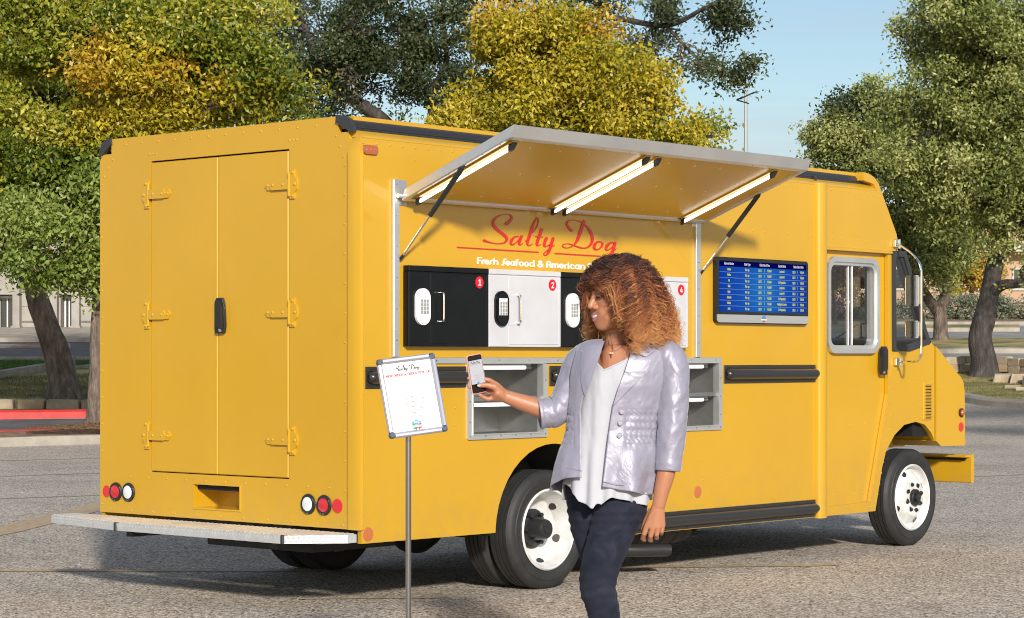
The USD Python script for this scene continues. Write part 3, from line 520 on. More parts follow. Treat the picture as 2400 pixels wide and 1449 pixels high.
# ---------------------------------------------------------------- lettering on the wall
def letters(poly, mat, h0, h1, name, par):
    """poly in crop pixels of the sign -> a raised shape on the wall."""
    def to_wall(g):
        def ring(r): return [tuple(side(1060 + X * .19167, 480 + Y * .19167)[[0, 2]]) for X, Y in r.coords]
        return Polygon(ring(g.exterior), [ring(i) for i in g.interiors]).buffer(0)
    ms = [prism_xz(to_wall(g.simplify(.6)), -h1, -h0) for g in polys(poly)]
    return put(name, ms, mat, par)
script = {
 'S': [([(662, 232), (700, 200), (726, 160), (705, 128), (655, 119), (585, 130), (525, 165), (496, 215), (512, 268), (570, 325), (632, 375), (662, 420), (640, 458), (590, 474), (520, 474), (445, 458), (385, 438)], [40, 32, 22, 12, 9, 12, 20, 28, 34, 38, 38, 32, 20, 12, 9, 14, 32])],
 'a': [([(805, 386), (760, 394), (722, 432), (712, 475), (735, 488), (785, 455), (828, 398)], [8, 18, 32, 30, 14, 9, 8]), ([(842, 388), (822, 440), (812, 478), (828, 490), (858, 472)], [30, 34, 26, 10, 6])],
 'l': [([(1034, 158), (1048, 180), (1042, 235), (1010, 300), (968, 352)], [8, 12, 10, 8, 6]), ([(1032, 156), (1000, 215), (965, 305), (930, 410), (912, 470), (930, 500), (976, 478)], [8, 24, 34, 36, 30, 10, 6]), ([(890, 442), (918, 430)], [10, 8])],
 't': [([(1088, 306), (1062, 380), (1032, 462), (1035, 500), (1078, 484)], [34, 36, 34, 14, 6]), ([(1015, 388), (1100, 393)], [9, 9])],
 'y': [([(1146, 412), (1126, 462), (1120, 500), (1145, 508), (1195, 478), (1222, 420)], [32, 34, 28, 10, 9, 10]), ([(1228, 412), (1205, 490), (1180, 565), (1150, 610), (1120, 618), (1115, 598), (1140, 572), (1190, 530), (1248, 492)], [32, 36, 34, 16, 9, 8, 8, 7, 6])],
 'D': [([(1606, 206), (1572, 305), (1532, 415), (1490, 488)], [34, 38, 36, 14]), ([(1490, 488), (1440, 518), (1385, 528), (1347, 512), (1350, 488), (1395, 476), (1450, 486), (1520, 512), (1590, 530), (1650, 520), (1692, 480), (1708, 425), (1695, 355), (1655, 285), (1600, 235), (1535, 200), (1465, 188), (1410, 202), (1398, 238), (1420, 280), (1455, 316)], [10, 9, 10, 12, 9, 9, 12, 16, 14, 16, 26, 34, 32, 22, 13, 9, 9, 14, 22, 28, 30])],
 'o': [([(1808, 452), (1765, 458), (1732, 500), (1735, 540), (1772, 548), (1815, 520), (1832, 480), (1815, 453)], [10, 22, 34, 26, 12, 16, 26, 12])],
 'g': [([(1980, 466), (1935, 464), (1890, 500), (1874, 540), (1895, 556), (1945, 522), (1980, 476)], [10, 18, 32, 28, 12, 9, 8]), ([(1986, 468), (1965, 545), (1938, 615), (1905, 660), (1878, 658), (1882, 632), (1920, 598), (1970, 566), (2002, 538)], [30, 36, 34, 16, 9, 8, 8, 7, 6])]}
for k, ss in script.items(): letters(unary_union([stroke(p, w) for p, w in ss]), 'red_letter', .0, .006, 'script_letter', truck)
for a, b in (((60, 521), (1048, 582)), ((1255, 596), (1810, 630)), ((1982, 639), (2283, 658))): letters(LineString([a, b]).buffer(7.5), 'red_letter', 0, .004, 'underline', truck)
circ = [(.5 + .5 * math.cos(a), .33 + .33 * math.sin(a)) for a in np.linspace(0, 2 * math.pi, 17)]
glyph = {'F': [[(1, 1), (.2, 1), (0, .85), (0, 0)], [(0, .52), (.8, .52)]], 'r': [[(0, 0), (0, .36), (.3, .6), (1, .66)]], 'e': [[(.03, .34), (.97, .34)], circ[:15]], 's': [[(1, .68), (.6, .6), (.5, .4), (.42, .1), (.1, 0)]],
 'h': [[(0, 1), (0, 0)], [(0, .38), (.25, .63), (.75, .63), (1, .38), (1, 0)]], 'S': [[(1, 1), (.62, .95), (.52, .7), (.45, .2), (.3, .02), (0, 0)]], 'a': [circ, [(1, .66), (1, 0)]], 'f': [[(1, 1), (.55, .95), (.4, .7), (.4, 0)], [(0, .62), (.95, .62)]],
 'o': [circ], 'd': [circ, [(1, 1), (1, 0)]], '&': [[(1, .02), (.25, .72), (.3, .95), (.55, 1), (.75, .85), (.6, .65), (.1, .4), (.05, .15), (.35, 0), (.7, .1), (1, .45)]], 'A': [[(0, 0), (0, .6), (.25, .97), (.75, .97), (1, .6), (1, 0)], [(0, .42), (1, .42)]],
 'm': [[(0, 0), (0, .66)], [(0, .4), (.12, .62), (.38, .62), (.5, .4), (.5, 0)], [(.5, .4), (.62, .62), (.88, .62), (1, .4), (1, 0)]], 'i': [[(.5, 0), (.5, .64)], [(.5, .9), (.5, .93)]], 'c': [circ[2:15]], 'n': [[(0, .66), (0, 0)], [(0, .38), (.25, .63), (.75, .63), (1, .38), (1, 0)]]}
xs_ = [('F', 310, 352), ('r', 366, 388), ('e', 398, 440), ('s', 448, 484), ('h', 508, 552), ('S', 602, 652), ('e', 654, 698), ('a', 714, 754), ('f', 768, 802), ('o', 818, 864), ('o', 880, 926), ('d', 944, 994), ('&', 1046, 1102), ('A', 1154, 1198), ('m', 1222, 1290),
       ('e', 1308, 1354), ('r', 1374, 1398), ('i', 1412, 1424), ('c', 1442, 1486), ('a', 1502, 1546), ('n', 1568, 1612), ('F', 1664, 1704), ('a', 1716, 1762), ('r', 1778, 1802), ('e', 1814, 1860)]
for ch, xa, xb in xs_:
    bl = 722 + (xa - 310) * .054
    pl = unary_union([LineString([(xa + (xb - xa) * u, bl - 72 * v) for u, v in s]).buffer(7.2) if len(s) < 4 or s is circ or ch in 'ec' else LineString(smooth_path([(xa + (xb - xa) * u, bl - 72 * v) for u, v in s], 4)).buffer(7.2) for s in glyph[ch]])
    letters(pl, 'white_letter', 0, .004, 'letter', truck)

# ---------------------------------------------------------------- lockers
LX = [.351, 1.046, 1.719, 2.380, 3.043]; LZ0, LZ1 = 1.514, 1.984
for k in range(4):
    xa, xb = LX[k] + .001, LX[k + 1] - .001; w = xb - xa; blk = k % 2 == 0
    m, pm = ('locker_black', 'pad_white') if blk else ('locker_white', 'locker_black')
    lk = put('locker', [bbox_(xa, xb, -.046, -.001, LZ0, LZ1 - .034, .002), bbox_(xa, xb, -.050, -.001, LZ1 - .032, LZ1, .003), bbox_(xa + .004, xa + w * .26, -.049, -.045, LZ0 + .004, LZ1 - .038, .0015), bbox_(xa + w * .97, xb - .003, -.049, -.045, LZ0 + .004, LZ1 - .038, .0015)], m, truck,
             label=['black locker with red number 1 badge', 'white locker with red number 2 badge', 'black locker behind the person', 'white locker with red number 4 badge'][k])
    put('locker_door', bbox_(xa + w * .265, xa + w * .965, -.0495, -.044, LZ0 + .016, LZ1 - .040, .002), m, lk)
    xp, xh, xn, zc = xa + w * .155, xa + w * .37, xa + w * .875, 1.745
    put('keypad', [frame_to(ext(rrect(-.060, .060, -.107, .107, .058, 8), .016), [xp, -.049, zc], [1, 0, 0], [0, 0, 1], [0, -1, 0]), frame_to(ext(rrect(-.052, .052, -.099, .099, .050, 8), .022), [xp, -.049, zc], [1, 0, 0], [0, 0, 1], [0, -1, 0])], pm, lk)
    put('key_panel', box(xp - .037, xp + .037, -.0725, -.071, zc - .040, zc + .062), 'key_white', lk)
    puts('key', [bbox_(xp + (i - 1) * .0235 - .0105, xp + (i - 1) * .0235 + .0105, -.0745, -.0724, zc + .033 - j * .0215 - .0095, zc + .033 - j * .0215 + .0095, .001) for i in range(3) for j in range(4)], 'silver', lk)
    put('key_number', [text(c, .009, [xp + (i % 3 - 1) * .0235, -.0745, zc + .033 - (i // 3) * .0215 - .0045], [1, 0, 0], [0, 0, 1], .0006) for i, c in enumerate('123456789*0#')] + [dome([xp + q, -.0725, zc + .055], NY, .003, .001, 6, 2) for q in (-.007, .007)], 'key_ink', lk)
    put('pull_handle', tube(fillet([[xh, -.049, zc - .085], [xh, -.085, zc - .085], [xh, -.085, zc + .085], [xh, -.049, zc + .085]], .022, 5), .0065, 10), 'chrome', lk)
    put('handle_plate', bbox_(xh - .075, xh + .02, -.0515, -.049, zc - .1, zc + .1, .001), m, lk)
    zn = LZ1 - .085
    bd = put('number_badge', disc([xn, -.0495, zn], NY, .036, .002), 'badge_red', lk)
    put('number', text(str(k + 1), .036, [xn - .001, -.0515, zn - .018], [1, 0, 0], [0, 0, 1], .001, True), 'white_letter', lk)

# ---------------------------------------------------------------- order screen
tx0, tx1, tz0, tz1 = 3.382, 4.494, 1.684, 2.137
tv = put('order_screen', [frame_to(ext(rrect(tx0, tx1, tz0, tz1, .026, 6), .03), [0, -.001, 0], [1, 0, 0], [0, 0, 1], [0, -1, 0])], 'screen_frame', truck, label='wall mounted order status screen with blue table')
put('chin', [frame_to(ext(rrect(tx0 + .005, tx1 - .005, tz0 + .006, tz0 + .10, .022, 6).difference(sbox(0, tz0 + .060, 9, 3)), .034), [0, -.001, 0], [1, 0, 0], [0, 0, 1], [0, -1, 0])], 'silver', tv)
q0, q1 = side(1677, 610)[[0, 2]], side(1881, 738)[[0, 2]]
ux0, ux1, uz0, uz1 = q0[0], q1[0], 1.765, 2.112; uw, uh = ux1 - ux0, uz1 - uz0
look('screen_blue', {'g': ('geometry', {}), 'd': ('vector_math', {'math_type': 'distance', 'vector2': ((ux0 + ux1) / 2, -.03, (uz0 + uz1) / 2 - .02)}), 'r': ('rgb_ramp', {'ramp': [(0, (.02, .22, .62)), (.28, (.010, .10, .52)), (.55, (.006, .05, .42))]}), 'e': ('emission', {'strength': .62})}, [('g.position', 'd.vector1'), ('d.value', 'r.fac'), ('r.color', 'e.color')], surface='e.emission')
look('screen_navy', {'e': ('emission', {'color': (.003, .003, .10), 'strength': .6})}, surface='e.emission'); look('screen_line', {'e': ('emission', {'color': (.30, .38, .8), 'strength': .6})}, surface='e.emission')
look('screen_yellow', {'e': ('emission', {'color': (.92, .90, .02), 'strength': .62})}, surface='e.emission'); look('screen_white', {'e': ('emission', {'color': (.9, .9, 1.), 'strength': .62})}, surface='e.emission')
put('display', box(ux0, ux1, -.0325, -.031, uz0, uz1), 'screen_blue', tv)
hh = uh * .112; rh = (uh - hh) / 8
put('header_row', box(ux0, ux1, -.0332, -.0326, uz1 - hh, uz1), 'screen_navy', tv)
puts('row_line', [box(ux0, ux1, -.0332, -.0326, uz1 - hh - rh * k - .0012, uz1 - hh - rh * k + .0012) for k in range(1, 8)], 'screen_line', tv)
tt = lambda s, fx, z, h, b=True: text(s, h, [ux0 + fx * uw, -.0333, z], [1, 0, 0], [0, 0, 1], .0004, b, condense=.62)
put('header_text', [tt(s, fx, uz1 - hh * .68, .0165) for s, fx in (('Name or Number', .105), ('Order Type', .307), ('Order Date & Time', .507), ('Current Status', .708), ('Status Date & Time', .903))], 'screen_white', tv)
for k, (n_, st_, t1) in enumerate((('Johnny', 'Locker #3', '9:30AM'), ('Griffen', 'Locker #2', '9:30AM'), ('Pat', 'In Preparation', '9:30AM'), ('Beth', 'Locker #4', '9:30AM'), ('Kyler', 'Locker #1', '9:30AM'), ('Amanda', 'In Preparation', '9:31AM'), ('Martha', 'Waiting for Locker', '9:31AM'), ('Zack', 'In Preparation', '9:31AM'))):
    z = uz1 - hh - rh * (k + .66)
    put('row_text', [tt(s, fx, z, .0155) for s, fx in ((n_, .105), ('Pick-up', .307), ('10/15', .452), ('I', .502), (t1, .560), (st_, .708), ('10/15', .848), ('I', .895), ('9:31AM', .944))], 'screen_yellow', tv)
def emblem(o, ux, uy, s, par, full=True):
    """Hexagon badge: blue cube top, green and red sides, a white band with lettering and a little phone."""
    n = np.cross(ux, uy); ux, uy = np.asarray(ux, float), np.asarray(uy, float)
    hx = [np.array([math.sin(a), math.cos(a)]) for a in np.arange(6) * math.pi / 3]
    P = lambda pts, h0, h1: frame_to(ext(Polygon([tuple(s * np.asarray(p)) for p in pts]), h1 - h0), np.asarray(o) + n * h0, ux, uy, n)
    z = np.zeros(2)
    put('emblem_top', P([hx[0], hx[1], z, hx[5]], 0, .0006), 'emblem_blue', par)
    put('emblem_left', P([hx[5] * .97 + [0, -.04], z + [0, -.06], hx[3], hx[4]], 0, .0006), 'emblem_green', par)
    put('emblem_right', P([z + [0, -.06], hx[1] * .97 + [0, -.04], hx[2], hx[3]], 0, .0006), 'emblem_red', par)
    put('emblem_band', P([(-1.25, -.06), (1.25, -.06), (1.25, -.36), (-1.25, -.36)], .0008, .0012), 'white_letter', par)
    if full:
        put('emblem_text', [text('MSL', s * .34, np.asarray(o) + s * .36 * uy + n * .0008, ux, uy, .0006, True)], 'white_letter', par)
        put('emblem_text', [text('S M A R T   L O C K E R', s * .2, np.asarray(o) - s * .31 * uy + n * .0014, ux, uy, .0004, True, condense=.95)], 'key_ink', par)
        put('emblem_phone', [P([(-.15, -.5), (.15, -.5), (.15, -1.12), (-.15, -1.12)], .0008, .0014)], 'key_ink', par)
        put('emblem_phone_screen', [P([(-.11, -.56), (.11, -.56), (.11, -1.0), (-.11, -1.0)], .0016, .002)], 'key_white', par)
plain('emblem_blue', (.02, .25, .62), .4); plain('emblem_green', (.01, .22, .07), .4); plain('emblem_red', (.60, .015, .05), .4)
emblem([(tx0 + tx1) / 2, -.0352, 1.718], [1, 0, 0], [0, 0, 1], .026, tv, False)

# ---------------------------------------------------------------- mirrors
def sm(px, py, y): return side(px, py, y)
arm = fillet([sm(2102, 572, -.004), sm(2106, 573, -.045), sm(2140, 596, -.20), sm(2159, 622, -.28), sm(2159, 838, -.28), sm(2146, 849, -.23), sm(2108, 849, -.03), sm(2105, 848, -.004)], .05, 5)
ma = put('mirror_bracket', [tube(arm, .0095, 10)], 'chrome', truck)
puts('clamp', [bbox_(p[0] - .03, p[0] + .02, -.03, 0, p[2] - .03, p[2] + .03, .006) for p in (sm(2096, 571, 0), sm(2098, 848, 0))] + [cyl(sm(2108, 572, -.05) - [0, 0, .035], sm(2108, 572, -.05) + [0, 0, .035], .009, 8), cyl(sm(2112, 849, -.05) - [0, 0, .035], sm(2112, 849, -.05) + [0, 0, .035], .009, 8)], 'chrome', ma)
for ya, yb in ((645, 718), (752, 793)):
    pr, pl_ = sm(2156, ya, -.265), sm(2156, yb, -.265); xm = pr[0]
    w_ = .125
    mm = put('mirror', [bbox_(xm - .02, xm + .05, -.275, -.275 + w_, pl_[2], pr[2], .016)], 'black_plastic', truck)
    put('mirror_rim', [frame_to(ext(rrect(-.275, -.275 + w_, pl_[2], pr[2], .018).difference(rrect(-.27, -.28 + w_, pl_[2] + .005, pr[2] - .005, .016)), .006), [xm - .021, 0, 0], [0, 1, 0], [0, 0, 1], [-1, 0, 0])], 'chrome', mm)
    put('glass', frame_to(ext(rrect(-.27, -.28 + w_, pl_[2] + .005, pr[2] - .005, .014), .002), [xm - .0215, 0, 0], [0, 1, 0], [0, 0, 1], [-1, 0, 0]), 'mirror_glass', mm)
put('rivet', riv, 'yellow_paint', truck, kind='stuff')
# ================================================================ the ground and what stands on it
_tk = np.array([-60, 0, 30, 34, 36.3, 44, 50, 57, 65, 75, 82, 95, 140, 400, 900.]); _yk = np.array([0, 0, 0, 0, 1048, 985, 940, 880, 830, 775, 750, 735, 728, 0, 0.])
_zk = np.where(_yk > 0, EYE - (_yk - HY) / FPX * _tk, 0); _zk[_tk == 34] = -.0; _zk[-2:] = (9., 12.)
TS = np.unique(np.concatenate([[-60, -20, 0, 10, 20, 28, 31], np.arange(33, 101, 1.), [110, 125, 140, 170, 220, 300, 400, 600, 900]]))
ZS = PchipInterpolator(_tk, _zk)(TS); ZS[TS < 34] = 0
def zg(t): return np.interp(t, TS, ZS)
def gnd(px, py):
    """The (lateral, depth) of the ground point seen at a pixel."""
    lo, hi = 3., 300.
    for _ in range(60):
        m = (lo + hi) / 2
        if HY - FPX * (zg(m) - EYE) / m > py: lo = m
        else: hi = m
    return np.array([(px - CX) / FPX * lo, lo])
def wpt(l, t, z=0.): p = C2 + t * D2 + l * R2; return np.array([p[0], p[1], zg(t) + z])
def gp(px, py, z=0.): l, t = gnd(px, py); return wpt(l, t, z)
def sheet(poly, off):
    """A flat covering over a polygon in (lateral, depth), following the ground off metres above it."""
    poly = poly if hasattr(poly, 'bounds') else Polygon(poly)
    l0, t0, l1, t1 = poly.bounds; cuts = [t0] + [t for t in TS if t0 < t < t1] + [t1]; ms = []
    for a, b in zip(cuts[:-1], cuts[1:]):
        for g in polys(poly.intersection(sbox(l0 - 1, a, l1 + 1, b))):
            v, f = trimesh.creation.triangulate_polygon(g, engine='earcut')
            w = np.array([wpt(x, y, off) for x, y in v]); n = np.cross(w[f[0][1]] - w[f[0][0]], w[f[0][2]] - w[f[0][0]])
            ms.append(TM(w, f if n[2] > 0 else f[:, ::-1]))
    return cat(ms)
def pxpoly(pts): return Polygon([gnd(*p) for p in pts])
def kerb(path, w, h, name, mat, lip=.02, kind='structure', **k):
    """path: (lateral, depth) points; the kerb lies to the left of it."""
    p = np.asarray(path, float); q = [p[0]]
    for a, b in zip(p[:-1], p[1:]):
        n = max(1, int(np.linalg.norm(b - a) / .8)); q += [a + (b - a) * s for s in np.linspace(0, 1, n + 1)[1:]]
    q = np.array(q); t = np.gradient(q, axis=0); t /= np.linalg.norm(t, axis=1, keepdims=True); n = np.c_[-t[:, 1], t[:, 0]]
    rows = [(0, -.05), (.012, h - lip), (lip + .01, h), (w - lip, h), (w, h - lip), (w, -.05)]
    jit = rng.normal(0, .004, (len(q), 2))
    v = np.array([[wpt(*(q[i] + n[i] * (a + jit[i, 0] * (b > 0))), b + jit[i, 1] * (b > 0)) for a, b in rows] for i in range(len(q))])
    return put(name, fix(TM(v.reshape(-1, 3), grid_faces(len(q), len(rows)))), mat, kind=kind, **k)

look('asphalt', {'g': ('geometry', {}), 'v': ('voronoi_texture', {'scale': 84., 'randomness': 1.}), 'v2': ('voronoi_texture', {'scale': 38., 'randomness': 1.}), 's': ('separate_color', {}), 's2': ('separate_color', {}),
    'r': ('rgb_ramp', {'ramp': [(0, (.060, .043, .031)), (.12, (.16, .122, .092)), (.3, (.34, .283, .222)), (.6, (.495, .43, .35)), (.82, (.65, .585, .50)), (1., (.80, .75, .67))]}),
    'r2': ('rgb_ramp', {'ramp': [(0, (.72, .70, .68)), (.5, (1., 1, 1)), (1, (1.16, 1.15, 1.13))]}), 'm': ('mix_color', {'blend_type': 'multiply', 'fac': .55, 'use_clamp': False}),
    'n': ('noise_texture', {'scale': .45, 'detail': 7., 'roughness': .62}), 'r3': ('rgb_ramp', {'ramp': [(.28, (.74, .72, .70)), (.5, (.98, .97, .96)), (.72, (1.10, 1.09, 1.07))]}), 'm2': ('mix_color', {'blend_type': 'multiply', 'fac': .9, 'use_clamp': False}),
    'o': ('noise_texture', {'scale': 1.7, 'detail': 5., 'distortion': .8}), 'r4': ('rgb_ramp', {'ramp': [(.62, (1, 1, 1)), (.78, (.62, .60, .58))]}), 'm3': ('mix_color', {'blend_type': 'multiply', 'fac': .8, 'use_clamp': False}),
    'bu': ('bump', {'strength': .55, 'distance': .003, 'invert': True}), 'p': ('principled_bsdf', {'roughness': .85, 'specular_ior_level': .2})},
    [('g.position', 'v.vector'), ('g.position', 'v2.vector'), ('g.position', 'n.vector'), ('g.position', 'o.vector'), ('v.color', 's.color'), ('v2.color', 's2.color'), ('s.r', 'r.fac'), ('s2.g', 'r2.fac'), ('r.color', 'm.a'), ('r2.color', 'm.b'), ('m.result', 'm2.a'), ('n.fac', 'r3.fac'), ('r3.color', 'm2.b'), ('m2.result', 'm3.a'), ('o.fac', 'r4.fac'), ('r4.color', 'm3.b'), ('m3.result', 'p.base_color'), ('v.distance', 'bu.height'), ('bu.normal', 'p.normal')])
noisy('road_asphalt', (.075, .073, .072), (.14, .135, .13), 1.4, .85, bump=.004, bscale=70, detail=8)
noisy('road_pale', (.22, .21, .20), (.31, .295, .27), 1.1, .85, bump=.004, bscale=60, detail=8)
noisy('concrete', (.27, .235, .185), (.40, .355, .285), 2.2, .8, bump=.006, bscale=40, detail=8)
noisy('red_paint', (.40, .016, .012), (.50, .028, .02), 3, .55, bump=.004, bscale=25, detail=8)
noisy('brick_paving', (.30, .12, .085), (.38, .17, .12), 2, .8)
noisy('dry_grass', (.13, .125, .03), (.42, .32, .13), .9, .9, bump=.02, bscale=30, detail=9, lo=.38, hi=.62)
noisy('lawn', (.06, .14, .012), (.20, .25, .05), .8, .9, bump=.02, bscale=30, detail=9, lo=.36, hi=.64)
noisy('mulch', (.16, .09, .05), (.34, .20, .11), 5, .9, bump=.02, bscale=30, detail=8)
noisy('line_paint', (.40, .25, .11), (.50, .40, .28), 14, .85, bump=.003, bscale=60, detail=8)
noisy('limestone', (.27, .205, .13), (.44, .36, .26), 2.5, .85, bump=.02, bscale=12, detail=8)
noisy('limestone_warm', (.34, .22, .12), (.46, .34, .22), 3.1, .85, bump=.02, bscale=14, detail=8)
noisy('wall_stone', (.29, .265, .23), (.38, .35, .31), 1.3, .85, bump=.006, bscale=14)
noisy('stucco', (.42, .27, .175), (.50, .34, .235), .8, .85, bump=.004, bscale=30)
plain('fascia', (.50, .46, .40), .6); plain('door_white', (.72, .73, .74), .4); plain('pane_dark', (.02, .03, .035), .06, specular_ior_level=.8); plain('pole_grey', (.36, .38, .37), .45, .3); plain('cable', (.03, .03, .03), .6)

# terrain sheet to the horizon
ll = np.array([-500, -200, -100, -50, -25, 0, 25, 50, 100, 200, 500.])
v = np.array([[wpt(l, t, -.012) for l in ll] for t in TS]).reshape(-1, 3); gm = TM(v, grid_faces(len(TS), len(ll)))
n0 = np.cross(gm.vertices[gm.faces[0][1]] - gm.vertices[gm.faces[0][0]], gm.vertices[gm.faces[0][2]] - gm.vertices[gm.faces[0][0]])
put('ground', gm if n0[2] > 0 else TM(gm.vertices, gm.faces[:, ::-1]), 'dry_grass', kind='structure', smooth=True)
# parking lot, with its faded paint
KL = [gnd(-700, 1047), gnd(0, 1048), gnd(235, 1041), gnd(420, 1040), gnd(520, 1024)]         # kerb of the near island
KR = [gnd(2200, 930), gnd(2258, 943), gnd(2300, 951), gnd(2400, 959), gnd(2700, 972), gnd(3300, 985)]  # kerb on the right
lot = Polygon([(-60, -40), (60, -40), (60, KR[-1][1]), tuple(KR[-1])] + [tuple(p) for p in KR[::-1][1:]] + [tuple(gnd(2000, 900)), tuple(gnd(1400, 930)), tuple(gnd(520, 1010))] + [tuple(p) for p in KL[::-1]] + [(-60, KL[0][1])])
lot_p = put('parking_lot', sheet(lot.buffer(0), .0), 'asphalt', kind='structure')
def line(pts, w):
    return sheet(LineString([gnd(*p) for p in pts]).buffer(w / 2, cap_style=2), .004)
for pts, w in (([(-300, 1339), (650, 1339), (1900, 1326), (1960, 1324)], .13), ([(-60, 1258), (0, 1247), (60, 1232), (130, 1214), (240, 1186), (420, 1150)], .34), ([(-200, 1177), (240, 1161), (500, 1152)], .07), ([(-200, 1124), (240, 1109), (500, 1100)], .07), ([(-200, 1086), (240, 1074), (500, 1066)], .08), ([(2280, 1118), (2420, 1112), (2600, 1108)], .05), ([(700, 1405), (1060, 1402)], .04)):
    put('faded_line', line(pts, w), 'line_paint', lot_p)
# near island on the left, its kerb and leaf litter
isl = Polygon([tuple(p) for p in KL] + [tuple(gnd(440, 1004)), tuple(gnd(235, 1003)), tuple(gnd(130, 1010)), tuple(gnd(-100, 1017)), tuple(gnd(-700, 1020))])
put('island', sheet(isl.buffer(-.05), .03), 'mulch', kind='structure')
kerb(KL, .34, .15, 'kerb', 'concrete')
kerb([gnd(520, 1010), gnd(235, 1002), gnd(130, 1010), gnd(-100, 1016), gnd(-700, 1019)], .14, .05, 'kerb', 'red_paint')
# road between the islands, red kerb with a border of limestone blocks
put('road', sheet(Polygon([gnd(-900, 1017), gnd(140, 1011), gnd(420, 1003), gnd(560, 1004), gnd(600, 978), gnd(240, 982), gnd(-900, 990)]).buffer(.2), .008), 'road_asphalt', kind='structure')
put('gutter', sheet(Polygon([gnd(-900, 989.5), gnd(600, 982), gnd(600, 979), gnd(-900, 986)]), .014), 'concrete', kind='structure')
kerb([gnd(-900, 988), gnd(0, 985), gnd(240, 981), gnd(600, 978)], .22, .185, 'kerb', 'red_paint', .04)
put('lawn', sheet(Polygon([gnd(-900, 975), gnd(600, 965), gnd(600, 850), gnd(-900, 850)]), .03), 'dry_grass', kind='structure')
put('lawn', sheet(Polygon([gnd(-200, 888), gnd(-60, 884), gnd(112, 864), gnd(235, 861), gnd(500, 858), gnd(500, 849), gnd(-300, 849)]), .05), 'lawn', kind='structure')
def stone(c, u, v, w, size, jitter, seed):
    """A rough block: a chamfered box with knocked corners."""
    r = np.random.default_rng(seed); h = np.asarray(size) / 2; pts = []
    for s in np.ndindex(2, 2, 2):
        s = np.array(s) * 2. - 1
        for k in range(3):
            e = h * .88; e[k] = h[k]; e = e * (1 + r.uniform(-jitter, jitter * .5, 3)); q = s * e; pts.append(np.asarray(c) + q[0] * np.asarray(u) + q[1] * np.asarray(v) + q[2] * np.asarray(w))
    return hull(pts)
U3, V3, Z3 = np.array([*R2, 0]), np.array([*D2, 0]), np.array([0, 0, 1.])
sb = thing('stone_border', 'row of rough limestone blocks behind the red kerb', 'stone border', gp(100, 962))
edges = [-190, -118, -62, 33, 104, 187, 262, 340, 420, 500]
for k, (a, b) in enumerate(zip(edges[:-1], edges[1:])):
    p0, p1 = gnd(a + 2, 963), gnd(b - 3, 962); c = (p0 + p1) / 2; L_ = np.linalg.norm(p1 - p0)
    put('stone', stone(wpt(*(c + [0, .25]), .10), U3, V3, Z3, (L_, .36, .24), .10, k), 'limestone' if k % 3 else 'limestone_warm', sb, smooth=False)
# low concrete ramp wall, street, crossing and pavement in front of the building
lw = thing('ramp_wall', 'low pale concrete ramp wall crossing the lawn', 'low wall', gp(60, 880))
for pts, h, w in (([(-200, 905), (0, 890), (112, 871), (172, 868)], .20, .22), ([(172, 868), (240, 862), (420, 858)], .10, .2)):
    q = [gnd(*p) for p in pts]
    for a, b in zip(q[:-1], q[1:]):
        n = unit(np.array([-(b - a)[1], (b - a)[0]])) * w
        put('wall_section', hull([wpt(*p, z) for p in (a, b, a + n, b + n) for z in (-.05, h)]), 'concrete', lw)
put('curb_block', hull([wpt(*(gnd(x, 868) + [0, q]), z) for x in (163, 170) for q in (0, .4) for z in (0, .36)]), 'concrete', lw)
kerb([gnd(-900, 849), gnd(600, 847)], .15, .13, 'kerb', 'concrete')
put('street', sheet(Polygon([gnd(-900, 849), gnd(900, 846), gnd(900, 792), gnd(-900, 794)]), .006), 'road_asphalt', kind='structure')
cw = put('crossing', sheet(Polygon([gnd(-150, 819), gnd(165, 816), gnd(165, 806), gnd(-150, 809)]), .012), 'concrete', kind='structure')
bw = []
for i in range(13):
    for j in range(4):
        l0, t0 = gnd(12, 817)[0] + i * .098, gnd(12, 817)[1] + j * .58 + .1
        put('brick', bbox_(0, .09, 0, .54, .0, .016, .004).apply_transform(np.array([[R2[0], D2[0], 0, 0], [R2[1], D2[1], 0, 0], [0, 0, 1, 0], [0, 0, 0, 1.]])).apply_translation(wpt(l0, t0, .012)), 'brick_paving', cw)
put('pavement', sheet(Polygon([gnd(-900, 803), gnd(900, 800), gnd(900, 776), gnd(-900, 776)]), .13), 'concrete', kind='structure')
kerb([gnd(-900, 804), gnd(900, 801)], .15, .14, 'kerb', 'concrete')
# limestone building on the left
tb = gnd(100, 777)[1]; zb = zg(tb) + .1
hb = thing('limestone_building', 'pale limestone building with white framed glass doors behind the leaning tree', 'building', wpt(gnd(100, 777)[0], tb))
def bl(px0, px1, y0, y1, d0, d1):  # a block of the facade: pixel columns and rows at the facade's own depth, d0..d1 behind it
    l0, l1 = (px0 - CX) / FPX * tb, (px1 - CX) / FPX * tb; za, zb_ = EYE - (y1 - HY) / FPX * tb, EYE - (y0 - HY) / FPX * tb
    return hull([np.append(C2 + (tb + d) * D2 + l * R2, z) for l in (l0, l1) for d in (d0, d1) for z in (za, zb_)])
put('wall', [bl(-700, 1000, 330, 520, .3, 9.), bl(-700, -60, 520, 778, .3, 9.), bl(165, 1000, 520, 778, .3, 9.), bl(-60, -18, 520, 778, .3, 9.), bl(28, 138, 520, 778, .3, 9.), bl(-18, 28, 520, 690, .3, 9), bl(138, 165, 520, 690, .3, 9), bl(-18, 28, 690, 778, .9, 9), bl(138, 165, 690, 778, .9, 9)], 'wall_stone', hb)
for a, b in ((30, 46), (118, 134), (168, 186), (-80, -62), (236, 252)): put('pilaster', [bl(a, b, 560, 776, -.05, .3), bl(a - 3, b + 3, 764, 779, -.14, .3)], 'wall_stone', hb)
